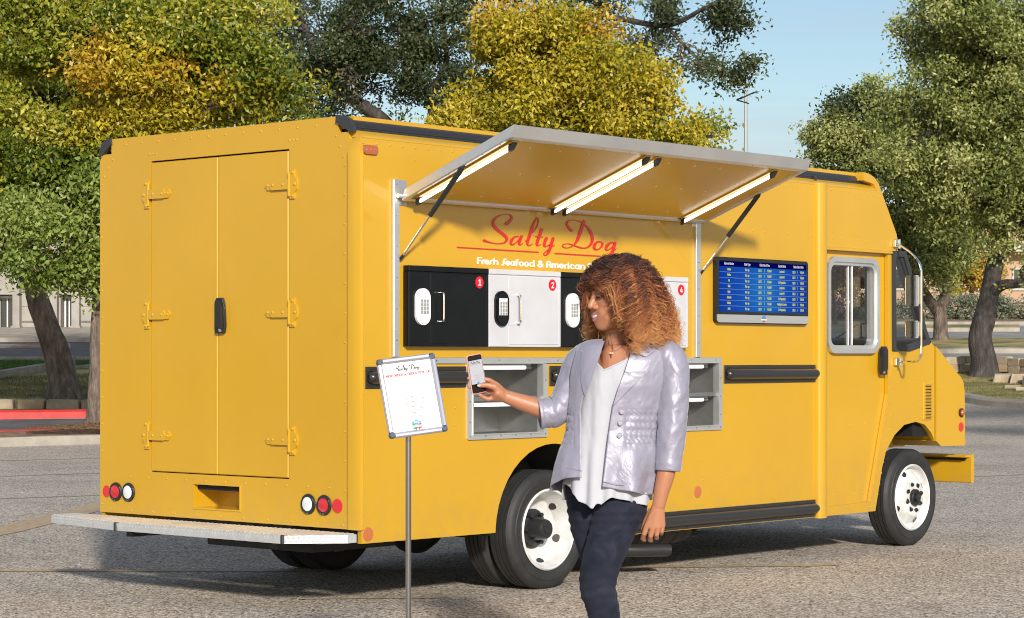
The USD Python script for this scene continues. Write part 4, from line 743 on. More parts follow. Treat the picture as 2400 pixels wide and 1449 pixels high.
for y in (600, 640, 680, 720, 752):
    for k, (a, b) in enumerate(((46.5, 80), (81, 117.5), (186.5, 235))): put('stone_course', bl(a + .4, b - .4, y, y + 37 if y < 752 else y + 24, .27, .31), 'wall_stone', hb)
for a, b, lab in ((-16, 26, None), (140, 163, None)):
    d_ = put('door', [bl(a, a + 4, 692, 777, .78, .9), bl(b - 4, b, 692, 777, .78, .9), bl(a + 4, b - 4, 692, 698, .78, .9), bl(a + 4, b - 4, 768, 777, .78, .9), bl((a + b) / 2 - 1.5, (a + b) / 2 + 1.5, 698, 768, .78, .9)], 'door_white', hb)
    put('pane', bl(a + 4, b - 4, 698, 768, .83, .86), 'pane_dark', d_)
for a in (-40, 60, 105, 195, 280):
    w_ = put('window', [bl(a, a + 30, 560, 563, .22, .3), bl(a, a + 30, 592, 596, .2, .3), bl(a, a + 3, 563, 592, .22, .3), bl(a + 27, a + 30, 563, 592, .22, .3), bl(a + 14, a + 16, 563, 592, .24, .3)], 'door_white', hb)
    put('pane', bl(a + 3, a + 27, 563, 592, .27, .292), 'pane_dark', w_)
# ---- right-hand side: grassy island with stone wall, roads, verge
grR = Polygon([tuple(p) for p in KR] + [tuple(gnd(3300, 862)), tuple(gnd(2150, 862)), tuple(gnd(2100, 900))])
put('lawn', sheet(grR.buffer(-.1), .12), 'dry_grass', kind='structure')
kerb(KR, .32, .17, 'kerb', 'concrete', .05)
sw = thing('stone_wall', 'low curved limestone retaining wall around the thick dark tree', 'stone wall', gp(2350, 890))
wl_ = np.array([gnd(2200, 888), gnd(2262, 884), gnd(2310, 882), gnd(2345, 884), gnd(2400, 890), gnd(2470, 900), gnd(2600, 915)]); seg = np.linalg.norm(np.diff(wl_, axis=0), axis=1); cum = np.r_[0, np.cumsum(seg)]
kk = 0
for row, z in ((0, .11), (1, .31)):
    s = .12 * row
    while s < cum[-1] - .5:
        L_ = rng.uniform(.38, .72); a, b = [np.array([np.interp(q, cum, wl_[:, 0]), np.interp(q, cum, wl_[:, 1])]) for q in (s + .012, s + L_ - .012)]
        u = (b - a) / np.linalg.norm(b - a); u3 = np.array([*(u[0] * R2 + u[1] * D2), 0]); v3 = np.cross(Z3, u3); c = (a + b) / 2
        put('stone', stone(wpt(*c, .12 + z + rng.normal(0, .008)), u3, v3, Z3, (np.linalg.norm(b - a), .3, .20), .09, 100 + kk), ('limestone', 'limestone_warm')[kk % 3 == 0], sw, smooth=False); s += L_; kk += 1
for k, (px, py, s) in enumerate(((2352, 907, (.46, .4, .26)), (2392, 909, (.5, .4, .28)), (2372, 922, (.36, .3, .09)), (2402, 927, (.42, .3, .10)), (2432, 915, (.6, .5, .3)))):
    l, t = gnd(px, py); a = rng.uniform(-.5, .5); u3 = math.cos(a) * U3 + math.sin(a) * V3
    put('rock', stone(wpt(l, t, .12 + s[2] * .3), u3, np.cross(Z3, u3), unit(Z3 + .25 * u3), s, .2, 300 + k), 'limestone', smooth=False, category='rock', group='limestone rocks on the right-hand grass',
        label=['squared limestone rock right of the thick dark trunk', 'darker tilted rock at the right edge of the grass', 'flat stone slab in front of the squared rock', 'flat pale slab at the right edge of the photo', 'rock beside the end of the stone wall'][k])
put('road', sheet(Polygon([gnd(1700, 862), gnd(3300, 860), gnd(3300, 829), gnd(1700, 829)]), .006), 'road_pale', kind='structure')
kerb([gnd(1700, 829), gnd(2100, 829), gnd(3300, 827)], .6, .14, 'kerb', 'concrete')
put('verge', sheet(Polygon([gnd(1700, 826), gnd(3300, 824), gnd(3300, 802), gnd(2150, 802), gnd(1700, 808)]), .13), 'dry_grass', kind='structure')
put('road', sheet(Polygon([gnd(1700, 810), gnd(3300, 803), gnd(3300, 763), gnd(1700, 763)]), .01), 'road_pale', kind='structure')
put('traffic_island', sheet(Polygon([gnd(1900, 778), gnd(2388, 777), gnd(2388, 770), gnd(1900, 769)]), .13), 'dry_grass', kind='structure'); kerb([gnd(1900, 779), gnd(2390, 778)], .15, .14, 'kerb', 'concrete')
put('verge', sheet(Polygon([gnd(1500, 763), gnd(3300, 763), gnd(3300, 742), gnd(1500, 742)]), .12), 'mulch', kind='structure'); kerb([gnd(1500, 764), gnd(3300, 764)], .5, .14, 'kerb', 'concrete')
# stucco building behind the hedge
tr = 96.; zr = zg(tr)
rb = thing('stucco_building', 'long peach stucco building with pale eaves behind the hedge', 'building', wpt((2250 - CX) / FPX * tr, tr))
def br(px0, px1, y0, y1, d0, d1):
    l0, l1 = (px0 - CX) / FPX * tr, (px1 - CX) / FPX * tr; za, zb_ = EYE - (y1 - HY) / FPX * tr, EYE - (y0 - HY) / FPX * tr
    return hull([np.append(C2 + (tr + d) * D2 + l * R2, z) for l in (l0, l1) for d in (d0, d1) for z in (za, zb_)])
put('wall', [br(1650, 2900, 590, 760, 0, 9)], 'stucco', rb)
rf = put('roof', [br(1640, 2910, 572, 592, -.9, 10)], 'fascia', rb)
put('parapet', [br(1640, 2910, 520, 571, .4, 9.5)], 'stucco', rb)
for a in range(1700, 2800, 92): put('pilaster', br(a, a + 16, 592, 760, -.3, 0), 'stucco', rb)
for a in range(1728, 2800, 92):
    w_ = put('window', [br(a, a + 52, 628, 632, -.06, 0), br(a, a + 52, 676, 681, -.08, 0), br(a, a + 4, 632, 676, -.06, 0), br(a + 48, a + 52, 632, 676, -.06, 0)], 'fascia', rb); put('pane', br(a + 4, a + 48, 632, 676, -.03, -.005), 'pane_dark', w_)
# light poles
for px, y0, t, lab in ((1748, 196, 88., 'thin grey lamp pole standing against the open sky above the awning'), (2133, 366, 92., 'thin grey lamp pole seen through a gap in the right-hand trees')):
    b_ = at(px, 700, t); b_[2] = zg(t); top = at(px, y0, t)
    p_ = thing('light_pole', lab, 'lamp pole', b_, 'grey lamp poles beyond the trees')
    put('pole', tube([b_, (b_ + top) / 2, top], [.10, .085, .06], 10), 'pole_grey', p_); put('base', lathe([(.22, 0), (.22, .5), (.12, .56)], b_, [0, 0, 1], 12), 'concrete', p_)
    put('arm', [tube([top - Z3 * .3, top + U3 * s * .28 + Z3 * .35], .035, 6) for s in (-1, 1)], 'pole_grey', p_)
    for s in (-1, 1): put('lamp_head', bbox_(-.16, .16, -.1, .1, -.05, .05, .02).apply_translation(top + U3 * s * .36 + Z3 * .38), 'pole_grey', p_)
# ================================================================ trees, shrubs, leaves
look('leaf', {'a': ('attribute', {'attribute': 'leafcol'}), 'p': ('principled_bsdf', {'roughness': .42, 'specular_ior_level': .45}), 't': ('translucent_bsdf', {}), 'm': ('mix_closure', {'fac': .34})},
     [('a.color', 'p.base_color'), ('a.color', 't.color'), ('p.BSDF', 'm.closure1'), ('t.BSDF', 'm.closure2')], surface='m.closure')
look('bark', {'g': ('geometry', {}), 'map': ('mapping', {'scale': (1., 1., .28)}), 'v': ('voronoi_texture', {'scale': 22., 'feature': 'distance_to_edge'}), 'n': ('noise_texture', {'scale': 9., 'detail': 7., 'roughness': .65}), 'r': ('rgb_ramp', {'ramp': [(.28, (.045, .032, .024)), (.5, (.14, .105, .08)), (.72, (.27, .22, .18))]}),
     'bu': ('bump', {'strength': .9, 'distance': .03}), 'p': ('principled_bsdf', {'roughness': .9})},
     [('g.position', 'map.vector'), ('map.vector', 'v.vector'), ('map.vector', 'n.vector'), ('n.fac', 'r.fac'), ('r.color', 'p.base_color'), ('v.distance', 'bu.height'), ('bu.normal', 'p.normal')])
look('bark_dark', {'g': ('geometry', {}), 'map': ('mapping', {'scale': (1., 1., .3)}), 'v': ('voronoi_texture', {'scale': 24., 'feature': 'distance_to_edge'}), 'n': ('noise_texture', {'scale': 8., 'detail': 7., 'roughness': .65}), 'r': ('rgb_ramp', {'ramp': [(.3, (.022, .018, .016)), (.55, (.06, .05, .044)), (.75, (.13, .12, .11))]}),
     'bu': ('bump', {'strength': .9, 'distance': .03}), 'p': ('principled_bsdf', {'roughness': .9})},
     [('g.position', 'map.vector'), ('map.vector', 'v.vector'), ('map.vector', 'n.vector'), ('n.fac', 'r.fac'), ('r.color', 'p.base_color'), ('v.distance', 'bu.height'), ('bu.normal', 'p.normal')])
def leaves(c, L, Wd, g, droop=.25, face=None):
    """Leaf faces at points c: a folded kite of two triangles each."""
    n = len(c); d = g.normal(size=(n, 3)); d[:, 2] -= droop * 1.5; d /= np.linalg.norm(d, axis=1, keepdims=True)
    u = g.normal(size=(n, 3)) + SUN * 1.0; u[:, 2] += .5
    if face is not None: u += face
    s = np.cross(d, u); s /= np.linalg.norm(s, axis=1, keepdims=True) + 1e-9; nn = np.cross(s, d)
    L = L * g.uniform(.45, 1.35, (n, 1)); Wd = Wd * g.uniform(.7, 1.2, (n, 1)); k = g.uniform(-.12, .2, (n, 1)) * L
    v = np.stack([c - d * L / 2, c + s * Wd / 2 + nn * k - d * L * .03, c + d * L / 2, c - s * Wd / 2 + nn * k - d * L * .03], 1).reshape(-1, 3)
    i = np.arange(n)[:, None] * 4; f = np.concatenate([i + [[0, 1, 2]], i + [[0, 2, 3]]], 1).reshape(-1, 3)
    return v, f
def limb(pts, r0, r1, seed, n=10, rough=.10, flare=0., par=None):
    p = smooth_path(pts, 7); r = np.linspace(1, 0, len(p)) ** .8 * (r0 - r1) + r1
    if flare: r = r * (1 + flare * np.exp(-np.arange(len(p)) / (len(p) * .06)))
    m = tube(p, r, n); v = np.array(m.vertices); k = len(p) * n; c = np.repeat(p, n, axis=0)
    dv = v[:k] - c; w = meshkit.fbm(v[:k] * np.array([5, 5, 1.6]), 4, seed) - .5
    v[:k] = c + dv * (1 + rough * 3.2 * w[:, None]); return TM(v, m.faces)
def tree(name, label, blobs, limbs, pal, nl, leaf, seed, bark='bark', sprig=.13, per=9, clump=.42, dens=.95, group=None, cat_='tree', droop=.25, patch=None, bare=0, crown='crown'):
    """blobs: (px, py, depth, rx px, ry px, depth radius m, weight, palette row); limbs: (points as (px, py, depth) or world, r0, r1)."""
    g = np.random.default_rng(seed); base = np.asarray(limbs[0][0][0]) if limbs else at(*blobs[0][:3])
    P = lambda q: at(*q) if not isinstance(q, np.ndarray) else q
    base = P(limbs[0][0][0]) if limbs else base
    th = thing(name, label, cat_, base, group)
    B = [(at(b[0], b[1], b[2]), np.array([b[3] * b[2] / FPX, b[5], b[4] * b[2] / FPX]), b[6], b[7]) for b in blobs]
    wood = []
    for j, (pts, r0, r1) in enumerate(limbs): wood.append(limb([P(q) for q in pts], r0, r1, seed + j, 22 if j == 0 else 10, .10 if j == 0 else .07, .5 if j == 0 else 0))
    vol = np.array([np.prod(b[1]) ** (2 / 3.) * b[2] for b in B]); cnt = np.maximum(1, (nl / per * vol / vol.sum())).astype(int)
    V, F, CO, k0, twigs = [], [], [], 0, []
    for (c, r, w, row), m in zip(B, cnt):
        nc = int(np.clip(dens * np.prod(r) / clump ** 3, 5, 240)); q = g.normal(size=(nc, 3)); q /= np.linalg.norm(q, axis=1, keepdims=True); rad = g.uniform(.10, 1.0, (nc, 1)) ** .45
        wob = 1 + .6 * (meshkit.fbm(q * 2.1 + seed + c[0], 3, seed) - .5)[:, None]; o = q * rad * wob * r; cc = c + o[:, :1] * U3 + o[:, 1:2] * V3 + o[:, 2:] * Z3
        cr_ = clump * g.uniform(.30, 1.45, nc); ct = g.uniform(0, 1, nc); ci = g.choice(nc, m, p=cr_ ** 2 / (cr_ ** 2).sum())
        e = g.normal(size=(m, 3)); e /= np.linalg.norm(e, axis=1, keepdims=True); e *= g.uniform(.2, 1, (m, 1)) ** .4; e[:, 2] = np.where(e[:, 2] < 0, e[:, 2] * .55, e[:, 2] * .85)
        s = cc[ci] + e * (cr_[ci] * np.where(g.uniform(size=m) < .16, g.uniform(1., 1.9, m), 1.))[:, None]
        tone = ct[ci] * .45 + g.uniform(0, 1, m) * .2 + meshkit.fbm(s * .8, 3, seed + 9) * .35
        lc = np.repeat(s, per, axis=0) + g.normal(size=(len(s) * per, 3)) * sprig * np.array([1, 1, .75])
        v, f = leaves(lc, leaf[0], leaf[1], g, droop); V.append(v); F.append(f + k0); k0 += len(v)
        tn = np.clip(np.repeat(tone, per) + g.normal(0, .16, len(lc)), 0, 1); pr = np.asarray(pal[row], float)
        col = np.stack([np.interp(tn, np.linspace(0, 1, len(pr)), pr[:, i]) for i in range(3)], 1) * g.uniform(.75, 1.25, (len(lc), 1))
        CO.append(np.repeat(col, 4, axis=0))
        for e in np.vstack([cc[::2], s[g.choice(len(s), max(3, len(s) // 60))]]):
            mid = (c + e) / 2 + g.normal(0, .12, 3); twigs.append(tube([c + (e - c) * .15, mid, e], [.022, .014, .004], 4, False))
    wood += twigs
    if wood: put('trunk', wood, bark, th, smooth=40)
    put(crown, TM(np.vstack(V), np.vstack(F)), 'leaf', th, attrs={'leafcol': np.vstack(CO)})
    return th
GRN = [(.030, .055, .006), (.09, .135, .010), (.22, .25, .018), (.42, .39, .04), (.62, .54, .13)]
LGT = [(.07, .12, .014), (.17, .24, .035), (.30, .36, .08), (.42, .44, .15)]
ORG = [(.19, .13, .008), (.40, .25, .014), (.58, .38, .028), (.68, .50, .10)]
YLW = [(.09, .115, .008), (.27, .245, .014), (.50, .40, .022), (.66, .52, .08)]
DRK = [(.022, .032, .012), (.050, .070, .024), (.10, .125, .048), (.20, .215, .09)]
MOS = [(.10, .065, .04), (.20, .14, .09), (.30, .22, .15)]
OLV = [(.060, .080, .018), (.18, .21, .048), (.36, .38, .105), (.58, .56, .26)]
RED = [(.12, .04, .015), (.24, .09, .025), (.32, .16, .05)]
SIL = [(.09, .11, .06), (.24, .27, .17), (.42, .43, .31)]
PNK = [(.20, .08, .13), (.48, .24, .38), (.60, .40, .50)]
PAL = [GRN, LGT, ORG, YLW, DRK, MOS, OLV, RED, SIL, PNK]
# left: leaning trunk A, pale upright trunk B
tA, tB = gnd(150, 942)[1], gnd(226, 1006)[1]
tree('oak_tree', 'leaning dark barked tree behind the stone blocks on the left', [(60, 250, tA, 240, 330, 2.2, 1., 0), (-20, 480, tA - 1, 150, 130, 1.5, .7, 0), (200, 60, tA + 1, 260, 170, 2., .8, 0), (330, 330, tA + 1.5, 230, 200, 1.8, .7, 0), (40, 600, tA - 2., 90, 70, .9, .5, 1), (0, 560, tA - 2.5, 120, 90, 1., .7, 0)],
     [([(150, 946, tA), (142, 860, tA), (108, 760, tA), (82, 680, tA), (66, 600, tA), (62, 480, tA), (90, 300, tA)], .33, .10), ([(75, 640, tA), (-10, 520, tA - 1), (-70, 420, tA - 1)], .12, .03), ([(64, 520, tA), (170, 400, tA + .5), (250, 250, tA + 1)], .12, .03), ([(82, 400, tA), (60, 200, tA), (20, 60, tA)], .10, .03)], PAL, 86000, (.135, .072), 11)
tree('oak_tree', 'pale trunked tree with orange and yellow leaves close behind the truck', [(420, 60, tB, 230, 150, 1.6, .9, 0), (560, 170, tB, 150, 130, 1.3, .6, 0), (250, 150, tB - 1.2, 80, 85, .6, .34, 2), (330, 160, tB - 1.25, 150, 90, .6, .5, 3), (420, 200, tB - 1.3, 150, 55, .5, .36, 2), (520, 240, tB - 1.2, 150, 60, .6, .45, 3), (330, 260, tB - .5, 160, 110, 1., .7, 3),
     (150, 360, tB - .3, 150, 130, 1.1, .8, 0), (120, 500, tB - .8, 140, 100, .8, .7, 1), (180, 590, tB - .6, 70, 80, .5, .4, 1), (205, 660, tB - .2, 50, 60, .4, .25, 1), (120, 620, tB - 1., 110, 50, .6, .5, 1), (230, 560, tB - .6, 60, 90, .6, .4, 1), (90, 90, tB - .3, 150, 140, 1.2, .7, 0), (640, 200, tB, 70, 90, .8, .3, 3), (640, 290, tB, 80, 50, .8, .2, 0), (-60, 300, tB - .5, 120, 160, 1., .5, 0)],
     [([(226, 1009, tB), (226, 900, tB), (230, 760, tB), (236, 620, tB), (250, 480, tB), (300, 330, tB)], .165, .08), ([(236, 560, tB), (180, 470, tB - .5), (120, 420, tB - .8)], .06, .015), ([(260, 440, tB), (400, 300, tB), (520, 180, tB)], .08, .02), ([(300, 330, tB), (360, 120, tB), (380, 0, tB)], .08, .02)], PAL, 112000, (.118, .064), 12)
# big dark oak behind the truck, with ball moss
tC = 62.
tree('oak_tree', 'tall dark open crowned oak with brown ball moss rising behind the truck', [(760, 90, tC, 150, 130, 1.8, .8, 4), (900, 60, tC, 170, 110, 1.8, .8, 4), (1030, 130, tC, 110, 130, 1.6, .7, 4), (870, 200, tC, 140, 80, 1.5, .6, 4), (700, 210, tC, 90, 100, 1.4, .5, 4), (1090, 30, tC, 70, 70, 1., .25, 4), (980, 250, tC, 110, 50, 1.2, .35, 4), (800, 260, tC, 120, 50, 1., .3, 4),
     (1240, 10, tC, 120, 70, 1.2, .35, 4), (1420, 20, tC, 120, 60, 1.2, .4, 4), (1560, 60, tC - 1, 100, 70, 1.2, .5, 4), (1660, 70, tC - 2, 80, 80, 1.2, .5, 4), (1700, 160, tC - 2, 66, 60, 1., .4, 4), (1620, 150, tC - 2, 70, 60, .9, .3, 4), (1735, 60, tC - 2, 28, 30, .5, .10, 4), (1748, 175, tC - 2, 26, 30, .5, .10, 4), (1726, 235, tC - 2, 16, 18, .3, .05, 4), (1500, 110, tC - 1, 60, 50, .8, .15, 5),
     (820, 55, tC - 2, 26, 22, .3, .06, 5), (868, 72, tC - 2, 20, 20, .3, .05, 5), (845, 180, tC - 2, 40, 26, .4, .08, 5), (850, 235, tC - 2, 34, 20, .4, .07, 5), (1600, 130, tC - 3, 50, 36, .5, .08, 5)],
     [([np.append(C2 + tC * D2 + (960 - CX) / FPX * tC * R2, zg(tC)), (958, 560, tC), (950, 380, tC), (905, 290, tC), (810, 220, tC), (745, 130, tC), (700, 30, tC)], .30, .07), ([(955, 420, tC), (1008, 300, tC), (1015, 220, tC), (1045, 150, tC), (1040, 60, tC)], .17, .05), ([(1012, 240, tC), (960, 140, tC), (860, 145, tC)], .08, .02), ([(745, 130, tC), (790, 50, tC), (830, -40, tC)], .09, .03), ([(1040, 100, tC), (1240, 40, tC), (1420, 40, tC - .5), (1560, 60, tC - 1), (1650, 20, tC - 2), (1720, -10, tC - 2)], .12, .03), ([(1560, 60, tC - 1), (1650, 150, tC - 2), (1730, 190, tC - 2)], .05, .015), ([(1020, 262, tC), (1080, 240, tC), (1130, 250, tC)], .06, .015), ([(1540, 40, tC), (1510, 110, tC), (1560, 150, tC - 1), (1590, 200, tC - 1)], .04, .01)],
     PAL, 46000, (.135, .070), 13, 'bark_dark', .16, 9, clump=.42, dens=.42)
tD = 47.
tree('oak_tree', 'golden yellow leaved tree behind the awning', [(1270, 150, tD, 150, 130, 1.5, 1., 3), (1390, 230, tD, 170, 130, 1.5, 1., 3), (1250, 260, tD - .5, 140, 110, 1.2, .8, 3), (1480, 300, tD, 140, 110, 1.2, .7, 3), (1180, 240, tD, 100, 90, 1., .5, 3), (1560, 330, tD - .3, 100, 70, .9, .4, 3), (1200, 70, tD, 80, 60, .9, .3, 2), (1330, 90, tD, 110, 60, .9, .4, 2), (1440, 180, tD + .3, 100, 70, .9, .4, 0), (1640, 325, tD + 3, 60, 38, .8, .2, 0), (1670, 310, tD + 3, 36, 22, .5, .08, 0), (1520, 400, tD, 160, 70, 1., .4, 0), (1120, 290, tD, 80, 60, .9, .3, 3), (1150, 130, tD, 55, 60, .7, .18, 3), (1350, 370, tD, 200, 90, 1.1, .5, 0)],
     [([np.append(C2 + tD * D2 + (1370 - CX) / FPX * tD * R2, zg(tD)), (1368, 640, tD), (1365, 450, tD), (1360, 330, tD), (1350, 180, tD)], .20, .05), ([(1365, 430, tD), (1250, 300, tD), (1200, 180, tD)], .09, .02), ([(1363, 420, tD), (1480, 330, tD), (1600, 300, tD)], .08, .02)], PAL, 96000, (.120, .066), 14)
# right-hand oaks
tE, tF = gnd(2306, 893)[1], gnd(2205, 806)[1]
tree('oak_tree', 'thick dark forked oak beside the low stone wall on the right', [(2300, 120, tE, 190, 170, 2.2, 1., 6), (2400, 300, tE, 190, 190, 2.2, 1., 6), (2250, 300, tE, 150, 150, 1.8, .8, 6), (2230, 60, tE, 120, 100, 1.5, .5, 6), (2330, 440, tE - 1, 150, 100, 1.5, .7, 6), (2400, 520, tE - 1, 90, 90, 1.2, .5, 6), (2200, 430, tE - .5, 100, 90, 1.2, .5, 6), (2120, 90, tE, 40, 70, .7, .12, 6), (2130, 210, tE, 60, 70, .9, .2, 6), (2500, 150, tE, 150, 220, 2., .6, 6), (2340, 600, tE - 1.5, 55, 40, .5, .14, 6), (2160, 330, tE - .5, 110, 110, 1.2, .5, 6), (2240, 420, tE - 1., 100, 90, 1.2, .5, 6), (2390, 420, tE - 1.2, 110, 120, 1.4, .6, 6), (2390, 640, tE - 1.5, 40, 50, .5, .12, 6), (2270, 540, tE - 1., 70, 50, .7, .2, 6)],
     [([(2307, 897, tE), (2306, 850, tE), (2298, 790, tE), (2312, 730, tE), (2322, 670, tE), (2338, 590, tE), (2352, 520, tE), (2360, 400, tE)], .34, .11), ([(2318, 690, tE), (2352, 668, tE - .4), (2390, 660, tE - .6), (2412, 610, tE - .6), (2440, 520, tE - .5)], .15, .06), ([(2345, 560, tE), (2300, 480, tE), (2240, 380, tE)], .12, .03), ([(2358, 440, tE), (2420, 330, tE), (2440, 180, tE)], .11, .03)], PAL, 138000, (.116, .066), 15, 'bark_dark')
tree('oak_tree', 'pale trunked oak whose two stems part low behind the mirrors', [(2130, 480, tF - 1, 90, 100, 1.6, .7, 6), (2200, 560, tF - 1.5, 75, 80, 1.2, .6, 6), (2230, 480, tF, 100, 100, 1.6, .7, 6), (2150, 580, tF - 1, 60, 60, .9, .3, 6), (2060, 330, tF, 80, 80, 1.4, .5, 6), (2130, 360, tF, 70, 70, 1.2, .35, 6), (1990, 330, tF, 90, 60, 1.3, .4, 6), (1915, 365, tF, 50, 30, .8, .14, 6), (2010, 260, tF, 60, 60, 1., .25, 4), (2040, 200, tF, 40, 50, .8, .16, 6), (2180, 650, tF - 1.5, 40, 36, .6, .12, 6), (2240, 620, tF - 1.5, 40, 50, .6, .14, 6), (2010, 400, tF, 60, 50, 1., .2, 6)],
     [([(2206, 808, tF), (2204, 770, tF), (2205, 725, tF), (2216, 690, tF), (2224, 640, tF), (2236, 540, tF)], .24, .09), ([(2200, 735, tF), (2172, 695, tF), (2148, 650, tF), (2118, 560, tF), (2104, 460, tF), (2092, 400, tF), (2085, 340, tF)], .17, .06), ([(2098, 430, tF), (2080, 425, tF), (2068, 400, tF), (2060, 350, tF)], .05, .02)], PAL, 106000, (.124, .070), 16)
# an oak outside the frame, whose flat crown throws the bands of shade on the right of the lot
tS, lS = 27., 13.6; qS = CX + lS / tS * FPX
tree('oak_tree', 'oak outside the right edge whose shade bands the asphalt', [(qS, HY - (6.2 - EYE) / tS * FPX, tS, 600, 70, 1.0, 1., 6), (qS + 120, HY - (8.0 - EYE) / tS * FPX, tS + .5, 620, 90, 1.2, 1., 6)], [([np.append(C2 + tS * D2 + lS * R2, 0.), (qS, HY - (3.5 - EYE) / tS * FPX, tS), (qS, HY - (8. - EYE) / tS * FPX, tS)], .22, .08)], PAL, 26000, (.13, .08), 19, 'bark_dark')
tG = gnd(1957, 767)[1]
tree('small_tree', 'slender reddish autumn tree seen through the cab window', [(1985, 640, tG, 60, 50, 1., 1, 7), (2020, 670, tG + 2, 55, 40, 1., .8, 7), (1950, 620, tG, 40, 50, .8, .6, 6)], [([(1957, 768, tG), (1956, 720, tG), (1952, 670, tG), (1956, 610, tG)], .075, .03), ([(1953, 680, tG), (1980, 640, tG)], .03, .01)], PAL, 5200, (.12, .07), 17)
tree('small_tree', 'low golden orange tree in front of the stucco building', [(2280, 640, 88., 55, 45, 1.2, 1, 2), (2240, 660, 88., 40, 35, 1., .6, 3), (2310, 665, 88., 40, 35, 1., .6, 2)], [([np.append(C2 + 88 * D2 + (2275 - CX) / FPX * 88 * R2, zg(88)), (2275, 700, 88.), (2278, 650, 88.)], .09, .04)], PAL, 7000, (.13, .075), 18)
tH = 80.
for k, px in enumerate((1890, 1965, 2045, 2125, 2205, 2290, 2370, 2450)):
    t_ = tH + .3 * math.sin(k * 2.1); c_ = zg(t_)
    tree('hedge_shrub', ['silvery green hedge shrub left of the pink one', 'pink flowering hedge shrub seen through the cab window', 'silvery hedge shrub seen at the right of the cab window', 'silvery hedge shrub seen through the quarter window', 'silvery hedge shrub behind the pale forked oak', 'silvery hedge shrub between the two right-hand trunks', 'silvery hedge shrub just right of the thick dark trunk', 'silvery hedge shrub cut by the right edge of the photo'][k],
         [(px, 712, t_, 50, 20, .7, 1, 9 if k == 1 else 8), (px - 14, 733, t_ - .1, 38, 20, .6, .8, 8), (px + 22, 735, t_ - .1, 30, 20, .6, .7, 8)], [([np.append(C2 + t_ * D2 + (px - CX) / FPX * t_ * R2, zg(t_)), (px, 735, t_), (px + 4, 712, t_)], .05, .02)], PAL, 2600, (.10, .06), 30 + k, 'bark', .10, 8, clump=.22, group='silvery hedge shrubs in front of the stucco building', cat_='shrub', droop=.0, crown='foliage')
# fallen leaves and grass
g = np.random.default_rng(5)
def scatter(name, poly, n, off, L, Wd, pal, flat, label, cat_, up=None):
    l0, t0, l1, t1 = poly.bounds; q = np.c_[g.uniform(l0, l1, n), g.uniform(t0, t1, n)]; q = q[shapely.contains_xy(poly, q[:, 0], q[:, 1])]
    c = np.array([wpt(a, b, off) for a, b in q]); 
    if up is None:
        v, f = leaves(c, L, Wd, g, 0., np.array([0, 0, flat])); z0 = np.repeat(c[:, 2], 4); v[:, 2] = z0 + np.abs(v[:, 2] - z0) * .35 + .004; m = 4
    else:
        d = g.normal(0, .35, (len(c), 3)); d[:, 2] = 1; h = L * g.uniform(.5, 1.3, (len(c), 1)); s = np.c_[g.normal(size=(len(c), 2)), np.zeros(len(c))]; s /= np.linalg.norm(s, axis=1, keepdims=True)
        v = np.stack([c - s * Wd / 2, c + s * Wd / 2, c + d * h], 1).reshape(-1, 3); f = np.arange(len(v)).reshape(-1, 3); m = 3
    tn = np.clip(g.uniform(0, 1, len(c)) * .5 + .5 * meshkit.fbm(c * .7, 3, 3), 0, 1); pr = np.asarray(pal); col = np.stack([np.interp(tn, np.linspace(0, 1, len(pr)), pr[:, i]) for i in range(3)], 1)
    put(name, TM(v, f), 'leaf', kind='stuff', label=label, category=cat_, attrs={'leafcol': np.repeat(col, m, axis=0)})
LIT = [(.14, .07, .03), (.30, .17, .08), (.45, .30, .17)]
scatter('fallen_leaves', pxpoly([(60, 1018), (130, 1013), (240, 1004), (400, 1004), (400, 1022), (235, 1024), (60, 1024)]), 5200, .125, .085, .055, LIT, 2.5, 'brown fallen leaves heaped along the near kerb', 'leaf litter')
scatter('loose_leaves', lot.intersection(sbox(-14, 12, 18, 60)), 420, .003, .05, .03, LIT, 4., 'scattered brown leaves and twigs on the asphalt', 'loose leaves')
DG = [(.05, .085, .015), (.16, .15, .04), (.34, .26, .11)]; LG = [(.03, .075, .01), (.07, .14, .02), (.15, .20, .04)]
scatter('grass', Polygon([gnd(-150, 938), gnd(450, 936), gnd(450, 874), gnd(-150, 892)]), 26000, .03, .06, .012, DG, 0, 'short dry grass of the lawn behind the stone blocks', 'grass', 1)
scatter('grass', Polygon([gnd(-150, 884), gnd(112, 866), gnd(235, 862), gnd(235, 850), gnd(-150, 850)]), 16000, .05, .07, .014, LG, 0, 'bright green grass above the low ramp wall', 'grass', 1)
scatter('grass', grR.buffer(-.35).intersection(sbox(8, 40, 17, 75)), 26000, .12, .045, .012, DG, 0, 'patchy grass around the thick dark tree on the right', 'grass', 1)
# ================================================================ the sign on its post
T0 = 9.1
def P(px, py, dd=0.): return at(px, py, T0 + dd)
K3 = -V3
sg_c = P(965, 928, .05)
up_ = unit(np.array([0, 0, 180.]) + U3 * -33 + V3 * 30.); wd_ = unit(U3 * 135 + V3 * 46 + Z3 * 17); up_ = unit(up_ - (up_ @ wd_) * wd_); nn_ = np.cross(wd_, up_); nn_ = nn_ if nn_ @ K3 > 0 else -nn_
SWd, SHt = .250, .330
stand = thing('sign_stand', 'poster stand with silver snap frame on a thin steel post', 'sign stand', P(957, 1676, .08) * [1, 1, 0])
def on_sg(m): return frame_to(m, sg_c, wd_, up_, nn_)
hw, hh_ = SWd / 2, SHt / 2
plain('paper', (.78, .78, .77), .5); plain('ink_red', (.55, .01, .05), .5); plain('ink_black', (.02, .02, .02), .5); plain('ink_grey', (.45, .45, .45), .5)
plain('frame_silver', (.50, .49, .54), .28, .55); plain('cap_chrome', (.30, .30, .34), .12, 1.); plain('post_steel', (.42, .40, .39), .18, .95)
